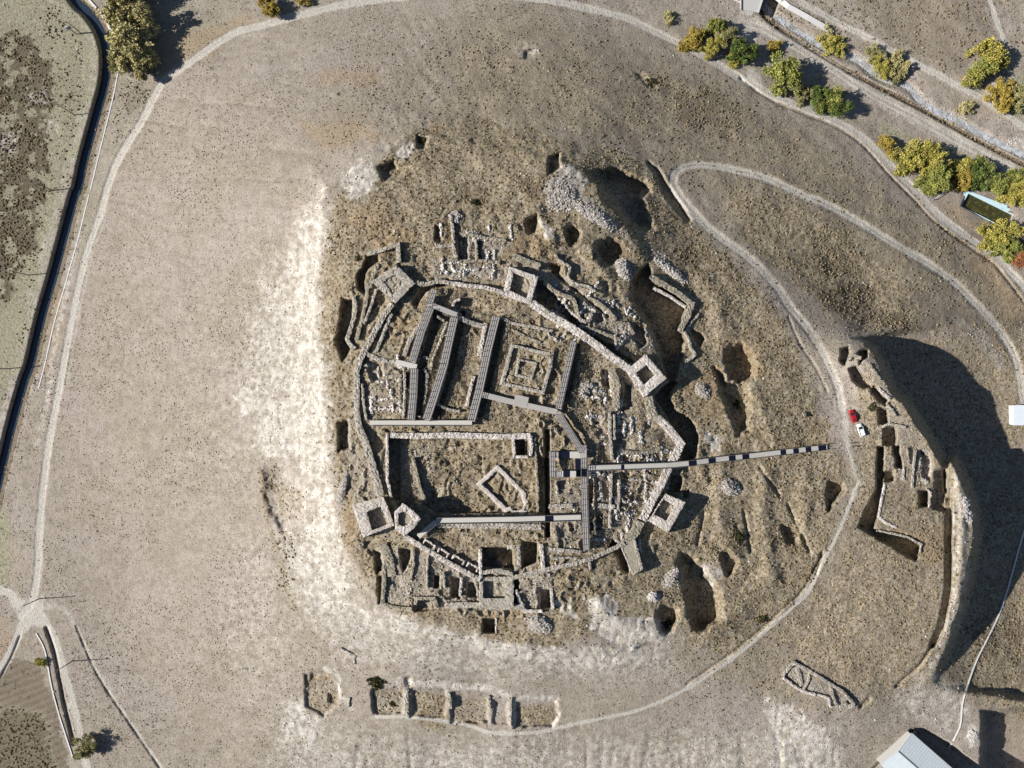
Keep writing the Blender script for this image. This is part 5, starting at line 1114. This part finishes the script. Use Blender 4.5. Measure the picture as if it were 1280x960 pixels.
# ------------------------------------------------------------------ buildings
def hall():
    A_ = np.array(W(1140, 916.5, 12.4)[:2]); dR = np.array([47., -41.]); dR /= np.hypot(*dR); dL = np.array([-40., -41.]); dL /= np.hypot(*dL)
    Wd = 15.5; Ln = 32.; zb = 7.2; ze = 12.4; zr_ = 13.7
    t = empty('sheet_metal_hall', (A_[0], A_[1], zb)); tag(t, 'large hall with a pale blue grey sheet metal gable roof at the bottom edge', 'hall')
    f = lambda a, b, z: (a*dL[0]+b*dR[0], a*dL[1]+b*dR[1], z-zb)
    w = MB(); i = .5
    for p, q in (((i, i), (i, Ln-i)), ((Wd-i, i), (Wd-i, Ln-i)), ((i, i), (Wd-i, i)), ((i, Ln-i), (Wd-i, Ln-i))):
        w.bar(f(*p, (zb-1+ze)/2-.1), f(*q, (zb-1+ze)/2-.1), .25, ze-zb+.8)
    for b in (i, Ln-i): w.add([f(i, b, ze-.2), f(Wd-i, b, ze-.2), f(Wd/2, b, zr_-.25)], [(0, 1, 2)])
    w.build('wall', M['conc'], t)
    for nm, a0, a1, z0, z1 in (('roof_slope', 0, Wd/2, ze, zr_), ('roof_slope', Wd/2, Wd, zr_, ze)):
        r = MB(); r.add([f(a0, 0, z0), f(a1, 0, z1), f(a1, Ln, z1), f(a0, Ln, z0), f(a0, 0, z0-.12), f(a1, 0, z1-.12), f(a1, Ln, z1-.12), f(a0, Ln, z0-.12)], [(0, 1, 2, 3), (7, 6, 5, 4), (0, 4, 5, 1), (1, 5, 6, 2), (2, 6, 7, 3), (3, 7, 4, 0)])
        r.build(nm, M['roofmetal'], t)
    for a0, a1, z0, z1 in ((0, Wd/2, ze, zr_), (Wd/2, Wd, zr_, ze)):
        sm_ = MB()
        for q in range(1, 32): sm_.bar(f(a0, q, z0+.03), f(a1, q, z1+.03), .07, .07)
        sm_.build('roof_seams', M['roofmetal'], t)
    MB().bar(f(Wd/2, -.05, zr_+.05), f(Wd/2, Ln, zr_+.05), .45, .08).build('ridge_cap', M['metal'], t)
    for a0 in (-.08, Wd+.08): MB().bar(f(a0, 0, ze-.1), f(a0, Ln, ze-.1), .18, .14).build('gutter', M['metal'], t)
    MB().bar(f(0, -.07, ze), f(Wd/2, -.07, zr_), .12, .22).build('gable_trim', M['roofmetal'], t); MB().bar(f(Wd, -.07, ze), f(Wd/2, -.07, zr_), .12, .22).build('gable_trim', M['roofmetal'], t)
hall()
z = zg(1268, 518); t = empty('site_cabin', W(1268, 518.5, z), math.radians(1)); tag(t, 'white flat roofed site cabin half in the big shadow at the right edge', 'cabin')
MB().box(-2.1, 2.1, -3.4, 3.4, .2, 2.6).build('wall', M['cabin'], t); MB().add([(-2.3, -3.6, 2.55), (2.3, -3.6, 2.55), (2.3, 3.6, 2.55), (-2.3, 3.6, 2.55), (-2.3, -3.6, 2.72), (2.3, -3.6, 2.95), (2.3, 3.6, 2.95), (-2.3, 3.6, 2.72)], [(3, 2, 1, 0), (4, 5, 6, 7), (0, 1, 5, 4), (1, 2, 6, 5), (2, 3, 7, 6), (3, 0, 4, 7)]).build('roof', M['cabin'], t)
dr = MB().box(2.1, 2.16, -.5, .4, .25, 2.25).build('door', M['metal'], t); MB().box(2.16, 2.22, .22, .3, 1.15, 1.3).build('handle', M['rim'], dr)
for x in (-1.9, 1.9):
    for y in (-3.1, 3.1): MB().box(x-.15, x+.15, y-.15, y+.15, -.3, .2).build('leg', M['conc'], t)

# ------------------------------------------------------------------ concrete works along the river and the canal
def slab(label, name, cat, pts, w, h, m_, tilt=0, group=None, thick=None):
    L, R = offset(pts, w); mb = MB(); k = len(L)
    for (a, b) in zip(L, R):
        zt = max(zg(*a), zg(*b), zg((a[0]+b[0])/2, (a[1]+b[1])/2))+h; zb = min(zg(*a), zg(*b))-.5
        mb.v += [W(*a, zb), W(*a, zt+tilt), W(*b, zt), W(*b, zb)]
    for i in range(k-1):
        for j in range(4): mb.f.append((i*4+j, i*4+(j+1) % 4, (i+1)*4+(j+1) % 4, (i+1)*4+j))
    mb.f.append((3, 2, 1, 0)); mb.f.append(tuple((k-1)*4+j for j in range(4))); o = mb.build(name, M[m_]); return tag(o, label, cat, group)
slab('broad white concrete beam along the river at the top right', 'river_wall', 'retaining wall', [(962,-10),(985,8),(1010,22),(1036,37)], 7, 1.1, 'conc_white', .25)
KG = 'white concrete lining pieces along the upper canal'
for la, pts, w in (('white concrete lining piece at the very top of the canal', [(108,-4),(113,2),(120,10)], 2.5), ('long white concrete lining piece beside the big tree', [(125,14),(133,27),(138,38),(141,48)], 3.), ('last short white concrete lining piece beside the big tree', [(142,50),(145,56)], 2.2)):
    slab(la, 'canal_lining', 'canal wall', pts, w, .35, 'conc_white', 0, KG)
slab('thin pale kerb following the right bank of the canal, upper stretch', 'canal_kerb', 'kerb', smooth([(147,92),(142,118),(133,155),(123,195),(113,237)]), 1.3, .12, 'conc_white', 0, 'thin pale kerbs of the canal')
slab('thin pale kerb following the right bank of the canal, lower stretch', 'canal_kerb', 'kerb', smooth([(111,243),(97,300),(83,350),(68,402),(56,455),(48,485)]), 1.3, .1, 'conc_white', 0, 'thin pale kerbs of the canal')
slab('narrow white concrete gutter in the ditch below the road junction', 'roadside_gutter', 'gutter', smooth([(45,792),(53,806),(57,818),(60,835),(63,852),(67,870),(74,895),(82,920),(91,948)]), 1.5, .25, 'conc_white')
slab('pale concrete water channel winding up the slope at the lower right', 'water_channel', 'water channel', smooth([(1283,655),(1274,685),(1265,718),(1257,745),(1248,770),(1235,797),(1221,825),(1210,855),(1203,880),(1200,908),(1186,935)]), 2.0, .3, 'conc_white')
zt = zg(930, 15)+.6; t = empty('road_bridge', W(940, 5, zt)); tag(t, 'flat concrete road bridge over the stream at the top edge', 'bridge')
q = [(926,-25),(960,-22),(948,16),(926,12)]; mb = MB(); mb.add([W(u, v, zt-.5) for u, v in q]+[W(u, v, zt) for u, v in q], [(3, 2, 1, 0), (4, 5, 6, 7), (0, 1, 5, 4), (1, 2, 6, 5), (2, 3, 7, 6), (3, 0, 4, 7)]); rel(mb.build('deck', M['conc']), t)
for a, b in (((960,-22),(948,16)), ((926,-25),(926,12))): rel(MB().bar(W(*a, zt+.25), W(*b, zt+.25), .3, .5).build('parapet', M['conc']), t)
slab('small white parapet left of the bridge at the top edge', 'parapet_wall', 'parapet', [(912,-3),(926,3)], 1.6, .8, 'conc_white')

# ------------------------------------------------------------------ trees
def leafmat(name, a, b, c):
    m = mat(name, rough=.85, spec=.1); t = NT(m); r = t.attr("tint")[0]; t.col(t.ramp(r, [(0, a), (.5, b), (1, c)]))
    t.b.inputs["Subsurface Weight"].default_value = 0; return m
LM = {'yellow': leafmat('yellow_autumn_leaves', (.20, .19, .045), (.42, .375, .085), (.60, .50, .14)), 'green': leafmat('green_leaves', (.05, .08, .022), (.11, .155, .04), (.24, .27, .07)),
      'olive': leafmat('olive_leaves', (.15, .15, .06), (.30, .285, .12), (.45, .40, .19)), 'orange': leafmat('orange_autumn_leaves', (.20, .15, .035), (.42, .31, .065), (.56, .43, .11)), 'lime': leafmat('yellow_green_leaves', (.12, .14, .035), (.26, .28, .07), (.47, .45, .13)),
      'gold': leafmat('dull_gold_leaves', (.27, .23, .10), (.50, .44, .20), (.68, .59, .29)), 'red': leafmat('red_autumn_leaves', (.20, .08, .04), (.36, .14, .07), (.45, .25, .1)), 'dusk': leafmat('dark_bush_leaves', (.03, .035, .018), (.07, .07, .03), (.14, .12, .05))}
BK = wood('bark', (.10, .08, .06), (.19, .16, .12))
def crown_mesh(kind, seed, nl, leaf, elong=1.):
    """unit crown: radius about 1, centred at z=0"""
    r = np.random.default_rng(seed); lobes = r.normal(0, .40, (13, 3))*np.array([1, 1, .5]); lobes[:, 2] += .05; lr = r.uniform(.32, .52, 13)
    sub = []; 
    for c_, q in zip(lobes, lr):
        k = 9; d = r.normal(0, 1, (k, 3)); d /= np.linalg.norm(d, axis=1)[:, None]; sub.append(np.concatenate([c_+d*q*r.uniform(.5, .95, (k, 1)), np.full((k, 1), q*.45)], 1))
    sub = np.concatenate(sub); i = r.integers(0, len(sub), nl); d = r.normal(0, 1, (nl, 3)); d /= np.linalg.norm(d, axis=1)[:, None]; p = sub[i, :3]+d*(sub[i, 3:4]*r.uniform(.35, 1.1, (nl, 1))); p[:, 0:2] *= np.array([1, elong])
    a = r.normal(0, 1, (nl, 3)); a /= np.linalg.norm(a, axis=1)[:, None]; b = np.cross(a, r.normal(0, 1, (nl, 3))); b /= np.linalg.norm(b, axis=1)[:, None]; s = leaf*r.uniform(.6, 1.3, (nl, 1))
    q = np.stack([p-a*s-b*s*.6, p+a*s-b*s*.6, p+a*s*.8+b*s*.6, p-a*s*.8+b*s*.6], 1).reshape(-1, 3); F = np.arange(nl*4).reshape(-1, 4)
    ct = r.normal(.5, .2, len(sub))[i]; tt = np.repeat(np.clip(ct+r.normal(0, .14, nl), 0, 1), 4)
    o = mesh_np('crown', q, F, LM[kind], attrs={'tint': np.stack([tt, tt, tt, np.ones_like(tt)], -1)}); me = o.data; bpy.data.objects.remove(o); return me
CM = {}
def crown(kind, var, big):
    k = (kind, var, big)
    if k not in CM: CM[k] = crown_mesh(kind, hash((len(kind), var, ord(kind[0])*7, big)) % 9973, 9000 if big else 3200, .040 if big else .062)
    return CM[k]
def tree(label, u, v, r, H, kind, var=0, name='tree', cat='tree', group=None, sy=1., rz=0., zr_=None):
    """u,v: centre of the crown as surveyed, r crown radius in metres, H total height"""
    z = zg(u, v); zc = z+H-r*.75; p = W(u, v, zc); k = S0*(CAMZ-z)/CAMZ; z = zg(p[0]/k+640, 480-p[1]/k)
    t = empty(name, (p[0], p[1], z)); tag(t, label, cat, group)
    c = bpy.data.objects.new('crown', crown(kind, var % 3, r > 3.2)); C.objects.link(c); c.parent = t; c.location = (0, 0, H-r*.75); c.scale = (r, r*sy, r*.85); c.rotation_euler = (0, 0, rz)
    tk = MB(); hh = H-r*.9; tk.tube([(0, 0, -.4), (.05, .03, hh*.5), (0, 0, hh), (.02, 0, hh+r*.5)], [.05*r+.08, .045*r+.05, .035*r+.03, .03], 8)
    for q in range(5):
        a = q*1.3+rz; tk.tube([(0, 0, hh*.75+.1*q), (math.cos(a)*r*.35, math.sin(a)*r*.35*sy, hh+r*.15), (math.cos(a)*r*.6, math.sin(a)*r*.6*sy, hh+r*.5)], [.03*r+.02, .02*r+.015, .012], 6)
    tk.build('trunk', BK, t); return t
TT = [
 ('big dull gold tree by the canal, upper one of the tall top left clump', 160, 20, 8.6, 12, 'gold', 0, 'A'), ('big dull gold tree by the canal, lower crown of the tall clump', 168, 54, 8.2, 12, 'gold', 1, 'A'), ('gold tree whose crown is cut by the top frame edge beside the canal', 164, -16, 8, 12, 'gold', 2, 'A'),
 ('small grey green round tree at the left foot of the tall clump', 146, 76, 4.0, 6, 'olive', 0, 'A'), ('narrow gold tree at the lower right of the tall clump', 178, 82, 5, 8, 'gold', 2, 'A'),
 ('orange tree beside the ring road at the top edge', 334, 7, 4.3, 6.5, 'orange', 0, None), ('small orange bush tree at the top edge beside the orange tree', 377, -1, 2.8, 4, 'orange', 1, None),
 ('orange tree at the left of the upper roadside clump', 867, 49, 3.4, 5, 'orange', 2, 'B'), ('lime tree at the top of the upper roadside clump', 894, 34, 3.5, 6, 'lime', 0, 'B'), ('bright yellow small tree at the bottom of the upper roadside clump', 889, 60, 2.5, 5, 'yellow', 0, 'B'), ('olive tree in the middle of the upper roadside clump', 912, 44, 2.8, 6, 'olive', 1, 'B'), ('dark green tree at the right end of the upper roadside clump', 925, 61, 3.8, 7.5, 'green', 0, 'B'), ('yellow bush at the foot of the dark green roadside tree', 916, 72, 1.9, 3, 'yellow', 1, 'B'),
 ('big green tree yellowing on its left side, below the river road', 985, 100, 4.8, 8.5, 'lime', 1, 'C'), ('grey green small tree right of the big green one', 1004, 117, 3, 5, 'olive', 2, 'C'), ('green tree in the middle of the row below the river road', 1022, 123, 3.1, 6, 'green', 1, 'C'), ('green tree with a yellow top, second from the right in the row', 1038, 125, 3.5, 6.5, 'lime', 2, 'C'), ('rightmost green tree of the row below the river road', 1052, 134, 3.1, 6, 'green', 2, 'C'),
 ('small orange bush alone beside the river road', 967, 58, 1.8, 2.6, 'orange', 0, None), ('yellow tree standing in the river bed', 1041, 54, 2.9, 5, 'yellow', 2, 'D'), ('pale olive tree above the river bed', 1098, 69, 2.9, 4.2, 'olive', 0, 'D'), ('bright yellow tree leaning over the river bed', 1103, 85, 2.5, 4.5, 'yellow', 0, 'D'), ('brown leaved tree right of the bright yellow one', 1122, 81, 3, 4.4, 'gold', 0, 'D'), ('low olive tree below the brown leaved one', 1120, 97, 3.1, 3.8, 'olive', 1, 'D'), ('faded gold bush low in the river bed', 1206, 133, 2.6, 3, 'gold', 1, 'D'), ('tiny red brown bush at the end of the white beam', 1033, 41, 1.7, 2.2, 'gold', 2, 'D'),
 ('big yellow tree beside the field track at the top right', 1240, 68, 5.6, 9, 'yellow', 1, 'E'), ('green tree at the lower left of the big yellow one', 1228, 88, 4, 7, 'lime', 0, 'E'), ('yellow orange tree near the right edge below the big yellow one', 1252, 117, 3.5, 5.5, 'orange', 1, 'E'), ('olive green tree cut by the right edge', 1274, 119, 3.8, 6, 'olive', 2, 'E'),
 ('single orange tree left of the yellow grove', 1107, 180, 2.7, 4.2, 'orange', 2, None),
 ('yellow tree at the left end of the yellow grove', 1140, 196, 4.2, 6.5, 'yellow', 0, 'F'), ('yellow green tree in the upper middle of the grove', 1165, 202, 4.2, 7, 'yellow', 2, 'F'), ('lime tree in the lower middle of the grove', 1173, 214, 4.1, 7, 'lime', 1, 'F'), ('pale lime tree at the lower left of the grove', 1163, 230, 3.5, 4.8, 'lime', 2, 'F'),
 ('pale yellow tree right of the gap in the grove', 1203, 212, 3.6, 6, 'yellow', 1, 'G'), ('gold tree directly above the left end of the pool', 1203, 228, 3, 5, 'orange', 0, 'G'), ('dark green tree at the top of the grove right of the gap', 1222, 214, 3.5, 6, 'green', 0, 'G'), ('olive tree above the middle of the pool', 1232, 221, 3.2, 5, 'olive', 1, 'G'), ('slanting yellow green tree above the pool', 1248, 230, 3.2, 6, 'lime', 0, 'G'), ('yellow tree at the right edge above the pool', 1274, 238, 3.8, 6, 'yellow', 2, 'G'), ('lime tree in the corner at the right edge above the pool', 1270, 221, 3.2, 5.5, 'lime', 2, 'G'),
 ('yellow green tree just below the right end of the pool', 1247, 293, 4.1, 6.5, 'yellow', 0, 'H'), ('lime tree beside the road below the pool', 1263, 310, 3.6, 5.5, 'lime', 1, 'H'), ('red leaved tree cut by the right edge below the pool', 1279, 325, 3.0, 4.5, 'red', 0, 'H'),
 ('yellow green tree with a dark shadow at the bottom left', 106, 936, 3.9, 6.2, 'olive', 0, None), ('tiny yellow bush in the roadside ditch at the bottom left', 50, 827, 1.7, 1.8, 'yellow', 1, None),
 ('brown thorn bush beside the upper roadside', 834, 26, 2.6, 2.4, 'gold', 1, None)]
GN = {'A': 'trees of the tall clump by the canal', 'B': 'trees of the upper roadside clump', 'C': 'row of trees below the river road', 'D': 'trees in the river bed', 'E': 'trees by the field track', 'F': 'trees of the yellow grove', 'G': 'trees above the pool', 'H': 'trees below the pool', None: None}
for i, (la, u, v, r, H, k, var, gp) in enumerate(TT): tree(la, u, v, r*(1.32 if u > 800 else 1.), H, k, var, group=GN[gp], rz=i*1.7, sy=1.+.25*math.sin(i*2.1), name='bush' if 'bush' in la and 'tree' not in la.split('bush')[1][:5] else 'tree', cat='bush' if H < 3.5 else 'tree')
BB = [('dark bush with a long shadow at the left of the hillside terrace', 469, 851, 2.7, 1.9), ('dark bush cluster above the northern cells', 594, 253, 1.8, 1.3), ('dark bush above the broad fan of stones', 529, 177, 1.5, 1.2), ('dark green bush inside the south eastern round hollow', 836, 779, 2.2, 1.6), ('dark bush on the slope left of the great oval hollow', 921, 672, 2.3, 1.6), ('dark bush beside the hollow right of the great oval one', 1004, 672, 2., 1.3), ('dark bush high on the bare northern slope', 813, 103, 2.0, 1.3),
      ('dark green bush in the long hollow below the round black one', 922, 505, 2.8, 1.4), ('low dark bush beside the lower end of the hill path', 952, 772, 1.8, 1.2), ('dark green bush in the terrace room below the pale wall', 491, 880, 1.2, 1.), ('dark bush among the ruins left of the western curtain wall', 447, 324, 1.4, 1.), ('dark bush right of the cars beside the first eastern pits', 1092, 508, 1.6, 1.2)]
for i, (la, u, v, r, H) in enumerate(BB): tree(la, u, v, r, H, 'dusk', i, 'bush', 'bush', 'dark bushes on the hill', rz=i)
